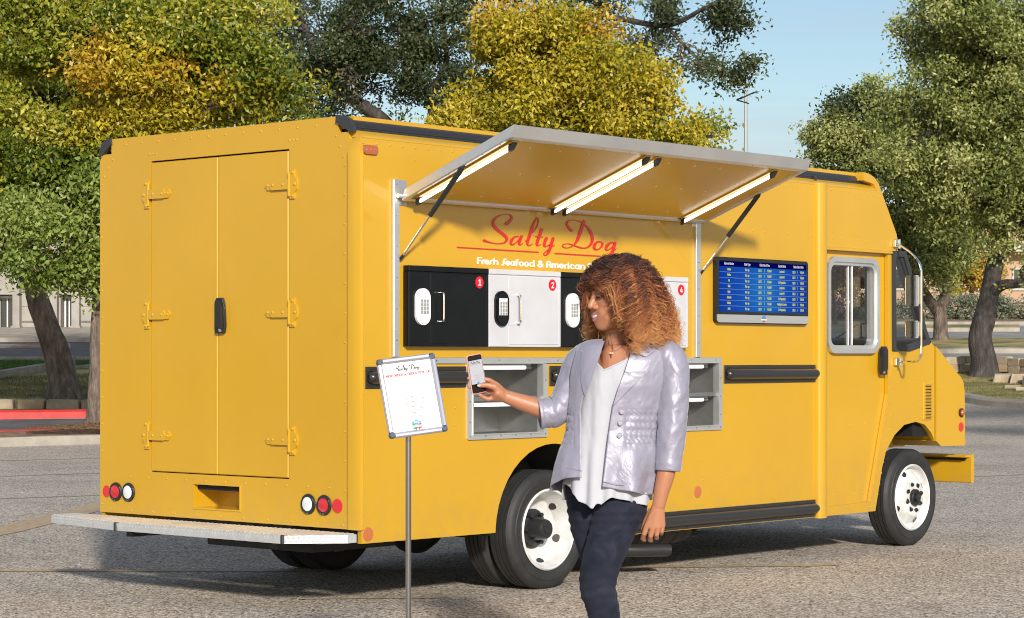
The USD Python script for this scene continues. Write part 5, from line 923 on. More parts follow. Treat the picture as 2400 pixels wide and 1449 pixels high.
bd_ = put('backing', on_sg(box(-hw + .004, hw - .004, -hh_ + .004, hh_ - .004, -.008, .002)), 'frame_silver', stand)
put('poster', on_sg(box(-hw + .016, hw - .016, -hh_ + .016, hh_ - .016, .002, .0035)), 'paper', stand)
rail_ = lambda L: prism_yz(Polygon([(-.0115, .0), (-.0115, .006), (-.006, .012), (.003, .0125), (.0115, .005), (.0115, .0)]), -L / 2, L / 2)
for s in (-1, 1):
    put('frame_rail', on_sg(frame_to(rail_(SWd - .052), [0, s * (hh_ - .0115), 0], [1, 0, 0], [0, -s, 0], [0, 0, 1])), 'frame_silver', stand)
    put('frame_rail', on_sg(frame_to(rail_(SHt - .052), [s * (hw - .0115), 0, 0], [0, 1, 0], [-s, 0, 0], [0, 0, 1])), 'frame_silver', stand)
    for q in (-1, 1):
        cp = ext(rrect(0, .027, 0, .027, .012).union(sbox(0, .012, .027, .027)).union(sbox(.012, 0, .027, .027)), .0135)
        cp = hull(np.vstack([np.c_[np.array(rrect(0, .027, 0, .027, .011).union(sbox(.013, .013, .027, .027)).exterior.coords), np.full(len(rrect(0, .027, 0, .027, .011).union(sbox(.013, .013, .027, .027)).exterior.coords), z)] * [k, k, 1] + [.0135 * (1 - k)] * 2 + [0] if False else np.c_[(np.array(rrect(0, .027, 0, .027, .011).exterior.coords) - .0135) * k + .0135, np.full(len(rrect(0, .027, 0, .027, .011).exterior.coords), z)] for z, k in ((-.003, 1), (.008, 1), (.0145, .72))]))
        put('corner_cap', on_sg(frame_to(cp, [s * hw, q * hh_, 0], [-s, 0, 0], [0, -q, 0], [0, 0, 1])), 'cap_chrome', stand)
tp = lambda s, x, y, h, mat, bold=False, **k: put('poster_text', on_sg(text(s, h, [x, y, .0036], [1, 0, 0], [0, 1, 0], .0003, bold, **k)), mat, stand)
# the script name again, smaller, from the wall letters' strokes
sc = unary_union([stroke(p, np.asarray(w) * 2.1) for ss in script.values() for p, w in ss]).simplify(1.)
s_ = .104 / 1640
put('poster_script', on_sg(frame_to(ext(affinity.affine_transform(affinity.skew(sc, 0, -3.6, origin=(1180, 400)), [s_, 0, 0, -s_, -1180 * s_, 400 * s_]), .0003), [-.003, .116, .0036], [1, 0, 0], [0, 1, 0], [0, 0, 1])), 'ink_black', stand)
put('poster_rule', [on_sg(box(a, b, .110, .1106, .0036, .0039)) for a, b in ((-.095, -.055), (.050, .095))], 'ink_grey', stand)
for dx in (-.0004, 0., .0004): put('poster_text', on_sg(text('NEW ORDER or ORDER PICK-UP', .0104, [dx, .086, .0036 + abs(dx) * .3], [1, 0, 0], [0, 1, 0], .0003, True, condense=.85)), 'ink_red', stand)
rows = [(-.006, '1', ['Scan the above QR Code using the "MSL Wallet" App']), (-.026, '2', ['View Order Status or Enter New Order']), (-.046, '3', ['Scan the Locker QR Code using the "MSL Wallet" App or enter', 'the code printed on your sales receipt']), (-.072, '4', ['Press the Unlock Button to open the Locker', 'and pick up your order'])]
for y, n_, ls in rows:
    put('step_dot', on_sg(lathe([(1e-4, 0), (.0036, 0), (.0036, .0003), (1e-4, .0003)], [0, y + .002, .0036], [0, 0, 1], 16)), 'ink_red', stand); put('step_number', on_sg(text(n_, .0036, [0, y + .0002, .0039], [1, 0, 0], [0, 1, 0], .0002, True)), 'paper', stand)
    for k, l in enumerate(ls): tp(l, 0, y - .009 - k * .0062, .0036, 'ink_black', True)
emblem(sg_c + up_ * -.122 + nn_ * .0036, wd_, up_, .0235, stand)
pt = sg_c - up_ * .10 - nn_ * .012; pt2 = P(957, 1010, .08); fz = P(957, 1676, .08); fz[2] = 0
put('post', [cyl(fz + Z3 * .02, np.array([*fz[:2], sg_c[2] - .06]), .0115, 20), box(-.02, .02, -.02, .02, -.05, .05).apply_translation([*fz[:2], sg_c[2] - .10])], 'post_steel', stand)
put('base', lathe([(1e-4, .0), (.16, 0), (.165, .006), (.15, .016), (.03, .028), (.018, .05), (1e-4, .05)], fz, [0, 0, 1], 40), 'post_steel', stand)

# ================================================================ the person
her = thing('person', 'person with curly copper hair in a silver satin jacket holding up a phone', 'person', P(1430, 1676) * [1, 1, 0])
look('skin', {'a': ('attribute', {'attribute': 'skincol'}), 'g': ('geometry', {}), 'n': ('noise_texture', {'scale': 260., 'detail': 3.}), 'bu': ('bump', {'strength': .25, 'distance': .0012}), 'p': ('principled_bsdf', {'roughness': .44, 'subsurface_weight': .12, 'subsurface_scale': .006, 'subsurface_radius': (1., .35, .2), 'specular_ior_level': .45})},
     [('a.color', 'p.base_color'), ('g.position', 'n.vector'), ('n.fac', 'bu.height'), ('bu.normal', 'p.normal')])
look('satin', {'g': ('geometry', {}), 'n': ('noise_texture', {'scale': 9., 'detail': 4., 'roughness': .5, 'distortion': 1.4}), 'bu': ('bump', {'strength': .55, 'distance': .012}), 'p': ('principled_bsdf', {'base_color': (.30, .285, .355), 'roughness': .44, 'metallic': .15, 'specular_ior_level': .5, 'sheen_weight': .3, 'sheen_roughness': .4})}, [('g.position', 'n.vector'), ('n.fac', 'bu.height'), ('bu.normal', 'p.normal')])
look('jersey', {'g': ('geometry', {}), 'n': ('noise_texture', {'scale': 14., 'detail': 4., 'distortion': .8}), 'bu': ('bump', {'strength': .35, 'distance': .006}), 'p': ('principled_bsdf', {'base_color': (.46, .46, .50), 'roughness': .85, 'sheen_weight': .2})}, [('g.position', 'n.vector'), ('n.fac', 'bu.height'), ('bu.normal', 'p.normal')])
look('denim', {'g': ('geometry', {}), 'n': ('noise_texture', {'scale': 11., 'detail': 5., 'distortion': 1.}), 'f': ('noise_texture', {'scale': 700., 'detail': 2.}), 'ad': ('math', {'math_type': 'multiply_add', 'value2': .06}), 'r': ('rgb_ramp', {'ramp': [(.3, (.012, .014, .024)), (.7, (.026, .029, .046))]}), 'bu': ('bump', {'strength': .4, 'distance': .008}), 'p': ('principled_bsdf', {'roughness': .9, 'specular_ior_level': .15, 'sheen_weight': .03})},
     [('g.position', 'n.vector'), ('g.position', 'f.vector'), ('f.fac', 'ad.value1'), ('n.fac', 'ad.value3'), ('n.fac', 'r.fac'), ('r.color', 'p.base_color'), ('ad.value', 'bu.height'), ('bu.normal', 'p.normal')])
plain('eye_white', (.50, .47, .45), .15); plain('iris', (.03, .018, .012), .08); plain('lash', (.012, .009, .008), .6); plain('teeth', (.80, .78, .74), .2, coat_weight=.6)
plain('button', (.36, .35, .41), .15, 0., coat_weight=1.); plain('shoe_black', (.015, .015, .016), .35); plain('case_pink', (.72, .33, .27), .4); plain('phone_glass', (.008, .008, .01), .08); plain('nail', (.62, .40, .38), .2)
look('phone_light', {'e': ('emission', {'color': (.9, .9, .92), 'strength': .62})}, surface='e.emission')
plain('lid_skin', (.27, .10, .065), .4)
SK = np.array([.43, .185, .098])

# ---- head: a smooth union of forms, found along rays from its middle
HS = 1.13; HC = P(1443, 692, 0.)
F_ = unit(-math.sin(math.radians(65)) * U3 + math.cos(math.radians(65)) * K3 - .08 * Z3); U_ = unit(Z3 - (Z3 @ F_) * F_); X_ = np.cross(U_, F_) * -1 if np.cross(U_, F_) @ K3 < 0 else np.cross(U_, F_)
Hm = np.stack([X_, F_, U_], 1)           # columns: her left (towards the camera), forward, up
def toW(v): return HC + HS * (np.asarray(v) @ Hm.T)
def ell(p, c, r): q = (p - c) / np.asarray(r); k = np.linalg.norm(q, axis=-1); return (k - 1) * np.min(r) * (1 + .0 * k)
def sph(p, c, r): return np.linalg.norm(p - np.asarray(c), axis=-1) - r
def cap(p, a, b, ra, rb):
    a, b = np.asarray(a, float), np.asarray(b, float); h = np.clip(((p - a) @ (b - a)) / ((b - a) @ (b - a)), 0, 1); return np.linalg.norm(p - (a + h[..., None] * (b - a)), axis=-1) - (ra + h * (rb - ra))
def smin(a, b, k): h = np.clip(.5 + .5 * (b - a) / k, 0, 1); return b * (1 - h) + a * h - k * h * (1 - h)
def lips_sdf(q): return np.minimum(cap(q, [0, .0940, -.0620], [.031, .0795, -.0560], .0054, .0032), cap(q, [0, .0925, -.0830], [.026, .081, -.0675], .0070, .0042))
def head_sdf(p):
    q = p.copy(); q[..., 0] = np.abs(q[..., 0])
    d = ell(q, [0, -.015, .038], [.074, .094, .088])
    d = smin(d, ell(q, [0, .030, -.030], [.060, .058, .085]), .03)
    d = smin(d, ell(q, [0, .030, -.080], [.047, .050, .034]), .025)
    d = smin(d, sph(q, [0, .064, -.102], .019), .022)
    d = smin(d, sph(q, [.040, .058, -.030], .022), .022)
    d = smin(d, sph(q, [.030, .070, -.058], .014), .02)
    d = smin(d, sph(q, [.028, .076, .022], .014), .016)
    d = -smin(-d, sph(q, [.031, .100, .001], .0155), .010)
    d = smin(d, cap(q, [0, .083, .010], [0, .1035, -.032], .008, .0118), .012)
    d = smin(d, sph(q, [.0150, .0945, -.037], .0088), .007)
    d = smin(d, ell(q, [0, .072, -.070], [.036, .017, .026]), .012)
    d = smin(d, lips_sdf(q), .0025)
    d = smin(d, ell(q, [.073, -.004, -.012], [.010, .018, .030]), .006)
    return d
ico = trimesh.creation.icosphere(6); dirs = np.array(ico.vertices); ctr = np.array([0, .02, -.015])
rr_ = np.linspace(.19, .03, 90); pv = None; rad = np.full(len(dirs), .05); done = np.zeros(len(dirs), bool); last = np.full(len(dirs), 1.)
for r in rr_:
    dv = head_sdf(ctr + dirs * r); hit = (dv <= 0) & ~done
    rad[hit] = r + (rr_[0] - rr_[1]) * (-dv[hit]) / (last[hit] - dv[hit] + 1e-9); done |= hit; last = dv
hv = ctr + dirs * rad[:, None]
hcol = np.tile(SK, (len(hv), 1)) * (1 + .10 * (meshkit.fbm(hv * 40, 3, 2) - .5))[:, None]
ax_ = np.abs(hv[:, 0])
lq = np.c_[ax_, hv[:, 1:]]; lip = np.clip((.0022 - lips_sdf(lq)) / .0014, 0, 1)
hcol = hcol * (1 - lip[:, None]) + lip[:, None] * np.array([.40, .125, .115])
mouth = np.exp(-((hv[:, 2] + .0715 - 14 * ax_ ** 2) / .0034) ** 4 - (ax_ / .026) ** 4) * (hv[:, 1] > .06) * (1 - lip); hcol = hcol * (1 - mouth[:, None] * .8)
brow = np.exp(-((hv[:, 2] - .0245 + 2.2 * (ax_ - .030) ** 2 / .03) / .0050) ** 2 - ((ax_ - .031) / .018) ** 4) * (hv[:, 1] > .05); hcol = hcol * (1 - .93 * brow[:, None])
lid = np.exp(-((hv[:, 2] - .004) / .012) ** 4 - ((ax_ - .031) / .017) ** 4) * (hv[:, 1] > .05); hcol = hcol * (1 - lid[:, None] * np.array([.28, .42, .36]))
blush = np.exp(-((hv[:, 2] + .03) / .022) ** 2 - ((ax_ - .043) / .02) ** 2) * (hv[:, 1] > .02); hcol = hcol * (1 + blush[:, None] * np.array([.12, -.03, -.05]))
head = TM(toW(hv), ico.faces)
if np.linalg.det(Hm) < 0: head = TM(head.vertices, head.faces[:, ::-1])
# ---- the rest of the skin: hulls of spheres at the joints, smoothed into one body
def sphere_pts(c, r): return np.asarray(c) + r * _ball
_ball = np.array(trimesh.creation.icosphere(2).vertices)
def bone(a, ra, b, rb): m = hull(np.vstack([sphere_pts(a, ra), sphere_pts(b, rb)])); return m3.Manifold(m3.Mesh(np.asarray(m.vertices, np.float32), np.asarray(m.faces, np.uint32)))
def chain(js): return [bone(a[0], a[1], b[0], b[1]) for a, b in zip(js[:-1], js[1:])]
def blob(js): m = hull(np.vstack([sphere_pts(c, r) for c, r in js])); return m3.Manifold(m3.Mesh(np.asarray(m.vertices, np.float32), np.asarray(m.faces, np.uint32)))
def merge(ms, edge, it):
    u = m3.Manifold.batch_boolean(ms, m3.OpType.Add).refine_to_length(edge); k = u.to_mesh(); t = trimesh.Trimesh(k.vert_properties[:, :3], k.tri_verts, process=True)
    o = np.array(t.vertices); trimesh.smoothing.filter_taubin(t, lamb=.5, nu=.53, iterations=it); v = np.array(t.vertices); far_ = ~(np.linalg.norm(v - o, axis=1) < edge * 1.6); v[far_] = o[far_]; t.vertices = v; return t
J = lambda *a: (P(*a[:3]), a[3])
right_arm = chain([J(1368, 850, .07, .05), J(1322, 962, .06, .040), J(1268, 958, .05, .040), J(1225, 944, .04, .034), J(1184, 929, .028, .0265)])
left_arm = chain([J(1578, 845, -.05, .045), J(1578, 985, -.07, .040), J(1566, 1080, -.085, .038), J(1560, 1115, -.09, .0365), J(1551, 1150, -.092, .031), J(1544, 1184, -.09, .0265)])
torso = [blob([J(1400, 850, .06, .05), J(1535, 850, -.04, .05), J(1445, 880, -.02, .085), J(1470, 880, .03, .085), J(1440, 960, 0, .09)]), blob([J(1440, 960, 0, .09), J(1480, 1080, 0, .10), J(1390, 1090, .04, .10)]), blob([J(1440, 838, -.03, .055), J(1475, 838, -.05, .05), J(1442, 900, -.04, .07)])] + chain([J(1441, 735, .03, .050), J(1450, 790, .03, .052), J(1452, 835, .02, .070)])
hand_r = [blob([J(1182, 929, .026, .0245), J(1163, 903, .028, .0135), J(1158, 913, .03, .014), J(1157, 924, .026, .014), J(1158, 933, .018, .013), J(1166, 922, -.002, .015)])]
for js in ([J(1172, 922, .008, .019), J(1159, 907, -.006, .0135), J(1142, 903, -.008, .0105), J(1124, 903.5, -.010, .0088)],
           [J(1162, 902, .028, .0125), J(1148, 892, .042, .0100), J(1128, 887, .040, .0088), J(1102, 886, .008, .0075), J(1098.5, 887, -.010, .0070)],
           [J(1158, 912, .03, .0125), J(1143, 908, .046, .0100), J(1124, 906, .040, .0088), J(1105, 907, .012, .0076), J(1101, 908, -.008, .0071)],
           [J(1157, 922, .028, .012), J(1141, 919, .042, .0098), J(1124, 918, .036, .0085), J(1110, 918, .014, .0075)],
           [J(1158, 932, .018, .0115), J(1144, 936, .012, .0095), J(1132, 931, .006, .0083), J(1125, 926, .000, .0075)]): hand_r += chain(js)
hand_l = [blob([J(1543, 1184, -.09, .0245), J(1517, 1232, -.088, .0125), J(1531, 1236, -.094, .013), J(1543, 1235, -.092, .0125), J(1553, 1231, -.086, .0115), J(1527, 1208, -.075, .015)])]
for js in ([J(1517, 1231, -.088, .0125), J(1510, 1251, -.084, .0105), J(1506, 1262, -.062, .0092), J(1510, 1266, -.042, .0082)],
           [J(1531, 1235, -.094, .0128), J(1525, 1256, -.090, .0105), J(1523, 1266, -.066, .0093), J(1526, 1267, -.044, .0083)],
           [J(1543, 1234, -.092, .0122), J(1539, 1253, -.089, .0100), J(1538, 1261, -.066, .0089), J(1540, 1261, -.046, .0080)],
           [J(1553, 1230, -.086, .0112), J(1551, 1246, -.084, .0090), J(1550, 1251, -.066, .0080), J(1551, 1250, -.050, .0072)],
           [J(1527, 1200, -.075, .017), J(1514, 1222, -.060, .0125), J(1508, 1240, -.050, .0105), J(1508, 1252, -.046, .0088)]): hand_l += chain(js)
body = merge(torso + right_arm + left_arm, .011, 14); hands = [merge(hand_r + right_arm[-1:], .0032, 5), merge(hand_l + left_arm[-1:], .0032, 5)]
bv = [np.array(body.vertices)] + [np.array(h.vertices) for h in hands] + [np.array(head.vertices)]
to_m = lambda t: m3.Manifold(m3.Mesh(np.asarray(t.vertices, np.float32), np.asarray(t.faces, np.uint32)))
try: whole_ = m3.Manifold.batch_boolean([to_m(t) for t in [body] + hands + [head]], m3.OpType.Add).to_mesh(); bm = TM(whole_.vert_properties[:, :3], whole_.tri_verts)
except Exception: bm = cat([body] + hands + [head])
from scipy.spatial import cKDTree
kd = cKDTree(head.vertices); dd_, ii_ = kd.query(bm.vertices)
scol = np.where((dd_ < .004)[:, None], hcol[ii_], SK * (1 + .12 * (meshkit.fbm(np.asarray(bm.vertices) * 30, 3, 4) - .5))[:, None])
put('body', bm, 'skin', her, attrs={'skincol': scol})
_g = UsdGeom.Mesh(stage.GetPrimAtPath(her + '/body')); _n = meshkit.arrays(bm, True)[2]; _g.CreateNormalsAttr(Vt.Vec3fArray.FromNumpy(_n.astype(np.float32))); _g.SetNormalsInterpolation('vertex')
def hl(m): v = toW(m.vertices); return TM(v, m.faces if np.linalg.det(Hm) > 0 else m.faces[:, ::-1])
for s in (1, -1):
    c = np.array([s * .0305, .0785, .0]); e = trimesh.creation.icosphere(3, .0120); e.apply_translation(c)
    ey = put('eye', hl(e), 'eye_white', her, smooth=True)
    gz = unit([-.25 * 1, 1, -.28]); put('iris', hl(dome(c + gz * .0112, gz, .0062, .0022, 14, 3)), 'iris', ey, smooth=True)
    la = [c + .0132 * unit([s * math.sin(a), math.cos(a), -.34 + .14 * math.cos(a * 1.2)]) for a in np.linspace(-.95, 1.05, 11)]
    put('lashes', hl(tube(np.array(la) + [0, .0006, 0], [.0008, .002, .0026, .003, .0032, .0034, .0034, .0032, .003, .0024, .001], 6)), 'lash', ey)
    up = lathe([(.0131 * math.sin(a), .0131 * math.cos(a)) for a in np.linspace(.01, 1.72, 11)], c, unit([s * .30, .86, .72]), 28)
    put('eyelid', hl(up), 'lid_skin', ey, smooth=True)
put('teeth', hl(hull([[x, .0965 - 11 * x * x + q, -.0712 + 14 * x * x + z * (1 - (x / .023) ** 2)] for x in np.linspace(-.0215, .0215, 13) for z in (-.0040, .0044) for q in (0, -.006)])), 'teeth', her, smooth=True)

# ---- clothes: lofts through traced widths
def loft_rows(tab):
    tab = np.asarray(tab, float); return lambda y: [np.interp(y, tab[:, 0], tab[:, k]) for k in range(1, 5)]
def loft(tab, top, hem, nu, nv, phi0=0, phi1=2 * math.pi, disp=None, closed=True, pw=1.):
    """tab rows: y, left px, right px, half depth m, middle depth m; top/hem: functions of (column px, front?) giving the edge rows."""
    fn = loft_rows(tab); ph = np.linspace(phi0, phi1, nu, endpoint=not closed); out = []
    for v in np.linspace(0, 1, nv):
        row = []
        for p in ph:
            y = top(p); 
            for _ in range(3):
                l, r, b, m = fn(y); px = (l + r) / 2 + (r - l) / 2 * math.cos(p); y = top(p, px) + v * (hem(p, px) - top(p, px))
            l, r, b, m = fn(y); sp = math.sin(p); px = (l + r) / 2 + (r - l) / 2 * math.cos(p); dp = m - b * np.sign(sp) * abs(sp) ** pw
            o = disp(p, v, px, y) if disp else 0.
            row.append(P(px + o * 577 * math.cos(p), y, dp - o * sp))
        out.append(row)
    v = np.array(out).reshape(-1, 3); return TM(v, grid_faces(nv, nu, closed)[:, ::-1])
def thick(m, t):
    """Gives an open cloth sheet a thickness inwards."""
    n = meshkit.arrays(m, True)[2]; v = np.asarray(m.vertices); k = len(v)
    e = trimesh.Trimesh(v, m.faces, process=False); ed = e.edges_sorted; u, c = np.unique(ed, axis=0, return_counts=True); bset = {tuple(x) for x in u[c == 1]}
    be = [x for x in e.edges if tuple(sorted(x)) in bset]
    f = np.vstack([m.faces, np.asarray(m.faces)[:, ::-1] + k, [[b, a, a + k] for a, b in be], [[b, a + k, b + k] for a, b in be]])
    return TM(np.vstack([v, v - n * t]), f)
JT = [(794, 1420, 1505, .050, .02), (800, 1382, 1556, .070, .01), (808, 1366, 1582, .085, .005), (822, 1358, 1592, .100, .0), (845, 1351, 1592, .118, 0), (870, 1346, 1586, .128, 0), (905, 1343, 1574, .132, 0), (940, 1341, 1562, .128, 0), (975, 1338, 1554, .124, 0), (1010, 1331, 1550, .124, 0), (1050, 1319, 1550, .134, 0), (1090, 1306, 1548, .146, 0), (1130, 1296, 1544, .154, 0), (1180, 1286, 1540, .160, 0)]
jf = loft_rows(JT)
EL = np.array([(790, 1420), (804, 1415), (853, 1399), (901, 1383), (932, 1371), (962, 1365), (1023, 1366), (1120, 1366)], float); ER = np.array([(790, 1486), (825, 1480), (871, 1465), (907, 1450), (950, 1437), (993, 1430), (1038, 1424), (1114, 1415), (1150, 1411)], float)
def front_depth(px, y, fn=jf):
    l, r, b, m = fn(y); q = np.clip((px - (l + r) / 2) / ((r - l) / 2), -1, 1); return m - b * np.sqrt(1 - q * q)
def wr(p, v, px, y):
    w = .016 * (meshkit.fbm(np.array([px / 46., y / 95., 3. * math.sin(p) + v]), 4, 3) - .5) + .010 * (meshkit.fbm(np.array([(px + y * .5) / 30., (y - px * .4) / 60., 7.]), 3, 8) - .5)
    sm_ = max(0, min(1, (y - 955) / 10)) * max(0, min(1, (1052 - y) / 12)) * (1 if (px > 1462 or px < 1352) else 0)
    w += sm_ * (.0022 * math.sin(y / 16 * 2 * math.pi * .9) * (.6 + .8 * math.sin(px * .55 + 3 * math.sin(y * .12))) - .003)
    fl = max(0, (y - 1050) / 100.); w += fl * .012 * math.sin(px * .085 + 1.3) * (math.sin(p) > 0) + fl * .010 * math.sin(p * 7)
    return w
def panel(edge, side_, nu, nv):
    """A jacket front with its half of the back: from the opening's edge round to the spine."""
    out = []
    for v in np.linspace(0, 1, nv):
        row = []
        for u in np.linspace(0, 1, nu):
            y = 797 + v * 330
            for _ in range(4):
                l, r, b, m = jf(y); e = np.interp(y, edge[:, 0], edge[:, 1]); pe = math.acos(np.clip((e - (l + r) / 2) / ((r - l) / 2), -1, 1))
                p = pe + u * (1.5 * math.pi - pe) if side_ < 0 else pe - u * (pe + .5 * math.pi)
                px = (l + r) / 2 + (r - l) / 2 * math.cos(p); fr_ = max(0., math.sin(p))
                hem = np.interp(px, [1296, 1366, 1412, 1470, 1530], [1101, 1116, 1141, 1152, 1170]) * fr_ + 1150 * (1 - fr_)
                y = 797 + v * (hem - 797)
            l, r, b, m = jf(y); px = (l + r) / 2 + (r - l) / 2 * math.cos(p); o = wr(p, v, px, y) * min(1, .25 + v * 4) * (.35 + .65 * min(1, u * 6)) + .010
            row.append(P(px + o * 577 * math.cos(p), y, m - b * math.sin(p) - o * math.sin(p)))
        out.append(row)
    f = grid_faces(nv, nu); return TM(np.array(out).reshape(-1, 3), f if side_ > 0 else f[:, ::-1])
pl_, pr2 = panel(EL, -1, 110, 130), panel(ER, 1, 130, 130)
jk = put('jacket', [thick(pl_, .004), thick(pr2, .004)], 'satin', her, smooth=True)
def sleeve(js, name_seed, cuff, n=40):
    p = smooth_path([J(*a)[0] for a in js], 9); r = np.interp(np.linspace(0, len(js) - 1, len(p)), np.arange(len(js)), [a[3] for a in js])
    m = tube(p, r, n, caps=False); v = np.array(m.vertices).reshape(len(p), n, 3); c = p[:, None]; d = v - c
    q = v.reshape(-1, 3); s = np.linspace(0, 1, len(p))[:, None]
    w = (meshkit.fbm(q * np.array([26, 26, 13]) + name_seed, 4, name_seed) - .5).reshape(len(p), n) * .30 + .16 * (meshkit.fbm(q * np.array([55, 55, 30]), 3, name_seed + 2) - .5).reshape(len(p), n)
    w = w * np.minimum(1, (1 - s) * 6); v = c + d * (1 + w[..., None] + np.where(s > .93, .05, 0)[..., None] * (s < 1.01)[..., None])
    return thick(TM(v.reshape(-1, 3), grid_faces(len(p), n, True)), .004)
sl1 = sleeve([(1392, 836, .06, .072), (1366, 852, .07, .074), (1346, 893, .068, .066), (1326, 940, .062, .062), (1306, 962, .058, .062), (1284, 967, .054, .060), (1263, 970, .05, .061)], 21, 1)
sl2 = sleeve([(1540, 842, -.02, .070), (1566, 838, -.04, .069), (1577, 868, -.055, .065), (1579, 910, -.062, .062), (1577, 960, -.068, .061), (1574, 1010, -.076, .059), (1569, 1060, -.083, .054), (1566, 1104, -.088, .0495)], 22, 1)
puts('sleeve', [fix(sl1), fix(sl2)], 'satin', jk, smooth=True)
def patch(pts, off, th, fn=jf, edge=7.):
    poly = Polygon(pts); m = ext(poly, 1.); v, f = trimesh.remesh.subdivide_to_size(np.array(m.vertices), np.array(m.faces), edge)
    w = np.array([P(x, y, front_depth(x, y, fn) - off - th * z) for x, y, z in v]); return fix(TM(w, f))
cr = lambda L: [(1240 + .3037 * x, 780 + .3037 * y) for x, y in L]
lap1 = cr([(585, 62), (560, 130), (525, 240), (478, 380), (432, 492), (412, 440), (398, 360), (392, 250), (398, 150), (420, 80)])
lap2 = cr([(785, 158), (905, 192), (940, 216), (905, 300), (830, 385), (740, 470), (662, 552), (648, 560), (690, 425), (738, 305)])
col2 = cr([(778, 160), (800, 110), (840, 62), (975, 62), (970, 138), (905, 186), (800, 152)])
puts('lapel', [patch(lap1, .020, .005), patch(lap2, .020, .005)], 'satin', jk, smooth=35); put('collar', patch(col2, .024, .005), 'satin', jk, smooth=35)
for k, (x, y) in enumerate(((715, 609), (704, 697), (697, 793))):
    px, py = cr([(x, y)])[0]; c = P(px, py, front_depth(px, py) - .020); put('button', lathe([(1e-4, 0), (.0105, 0), (.0110, .003), (.009, .0045), (.0072, .0028), (1e-4, .0032)], c, K3 + .25 * U3, 20), 'button', jk)
put('hem_seam', [tube([P(x, np.interp(x, a, b), front_depth(x, np.interp(x, a, b)) - .0175) for x in np.linspace(a[0], a[-1], 24)], .0012, 5) for a, b in (([1306, 1364], [1092, 1104]), ([1414, 1470, 1528], [1129, 1140, 1158]))], 'satin', jk, kind='stuff')
ST = [(820, 1392, 1520, .085, .0), (850, 1378, 1536, .112, 0), (900, 1362, 1535, .120, 0), (960, 1356, 1530, .116, 0), (1020, 1348, 1528, .118, 0), (1080, 1334, 1528, .130, 0), (1130, 1322, 1528, .140, 0), (1200, 1312, 1526, .146, 0)]
def s_top(p, px=1440): f = math.sin(p); return np.interp(px, [1390, 1401, 1416, 1474, 1500], [840, 852, 866, 839, 832]) if f > .3 else 826
def s_hem(p, px=1440): return (np.interp(px, [1316, 1330, 1352, 1358, 1380, 1390, 1398, 1410, 1431, 1471, 1513, 1526], [1126, 1140, 1162, 1176, 1186, 1195, 1180, 1183, 1166, 1174, 1186, 1172]) if math.sin(p) > 0 else 1172)
sh_ = loft(ST, s_top, s_hem, 150, 90, disp=lambda p, v, px, y: .010 * v * v * math.sin(px * .16 + .01 * y) * (math.sin(p) > 0) + .005 * (meshkit.fbm(np.array([px / 22., y / 90., 1.]), 3, 6) - .5) * 2)
put('shirt', thick(sh_, .003), 'jersey', her, smooth=True)
put('neckline', tube([P(x, y + 1.5, front_depth(x, y, loft_rows(ST)) - .003) for x, y in ((1396, 846), (1401, 853), (1408, 860), (1416, 867), (1430, 860.5), (1450, 851), (1474, 839.5), (1486, 836))], .0042, 8), 'jersey', her)
# ---- jeans and shoes
LT = [(1085, 1352, 1500, .095, .0), (1110, 1380, 1504, .098, 0), (1150, 1396, 1512, .104, -.01), (1186, 1393, 1520, .108, -.015), (1217, 1386, 1510, .103, -.02), (1254, 1377, 1489, .095, -.03), (1297, 1366, 1470, .087, -.04), (1328, 1361, 1455, .080, -.045), (1356, 1358, 1447, .074, -.05), (1380, 1359, 1443, .070, -.05), (1400, 1362, 1444, .066, -.045), (1420, 1371, 1448, .064, -.04), (1449, 1379, 1452, .064, -.03), (1500, 1391, 1456, .060, -.02), (1560, 1402, 1452, .050, -.01), (1620, 1410, 1446, .040, 0), (1648, 1411, 1447, .040, 0)]
RT = [(1085, 1338, 1500, .115, .03), (1120, 1321, 1440, .110, .04), (1150, 1325, 1432, .105, .05), (1201, 1330, 1426, .096, .065), (1248, 1339, 1424, .090, .075), (1297, 1356, 1428, .080, .085), (1340, 1372, 1434, .070, .09), (1380, 1388, 1444, .064, .10), (1420, 1398, 1451, .062, .11), (1449, 1404, 1454, .060, .12), (1500, 1414, 1462, .056, .13), (1560, 1426, 1466, .047, .14), (1620, 1436, 1470, .039, .15), (1648, 1437, 1471, .039, .15)]
def leg(tab, seed):
    kn = lambda y: math.exp(-((y - 1385) / 45.) ** 2)
    d = lambda p, v, px, y: .005 * (meshkit.fbm(np.array([px / 30., y / 26., math.sin(p)]), 3, seed) - .5) + kn(y) * .0022 * math.sin(y * .26 + .02 * px + math.sin(px * .05)) + .003 * math.exp(-((y - 1215) / 40.) ** 2) * math.sin(y * .3)
    m = loft(tab, lambda p, px=0: 1085, lambda p, px=0: 1648, 56, 120, disp=d); n = len(m.vertices); v = np.vstack([m.vertices, m.vertices[:56].mean(0), m.vertices[-56:].mean(0)])
    f = np.vstack([m.faces, [[n, (j + 1) % 56, j] for j in range(56)], [[n + 1, n - 56 + j, n - 56 + (j + 1) % 56] for j in range(56)]]); return fix(TM(v, f))
l1, l2 = leg(LT, 31), leg(RT, 33)
try: jm = (to_m(l1) + to_m(l2)).to_mesh(); jeans = TM(jm.vert_properties[:, :3], jm.tri_verts) if len(jm.tri_verts) else cat([l1, l2])
except Exception: jeans = cat([l1, l2])
put('jeans', jeans, 'denim', her, smooth=50)
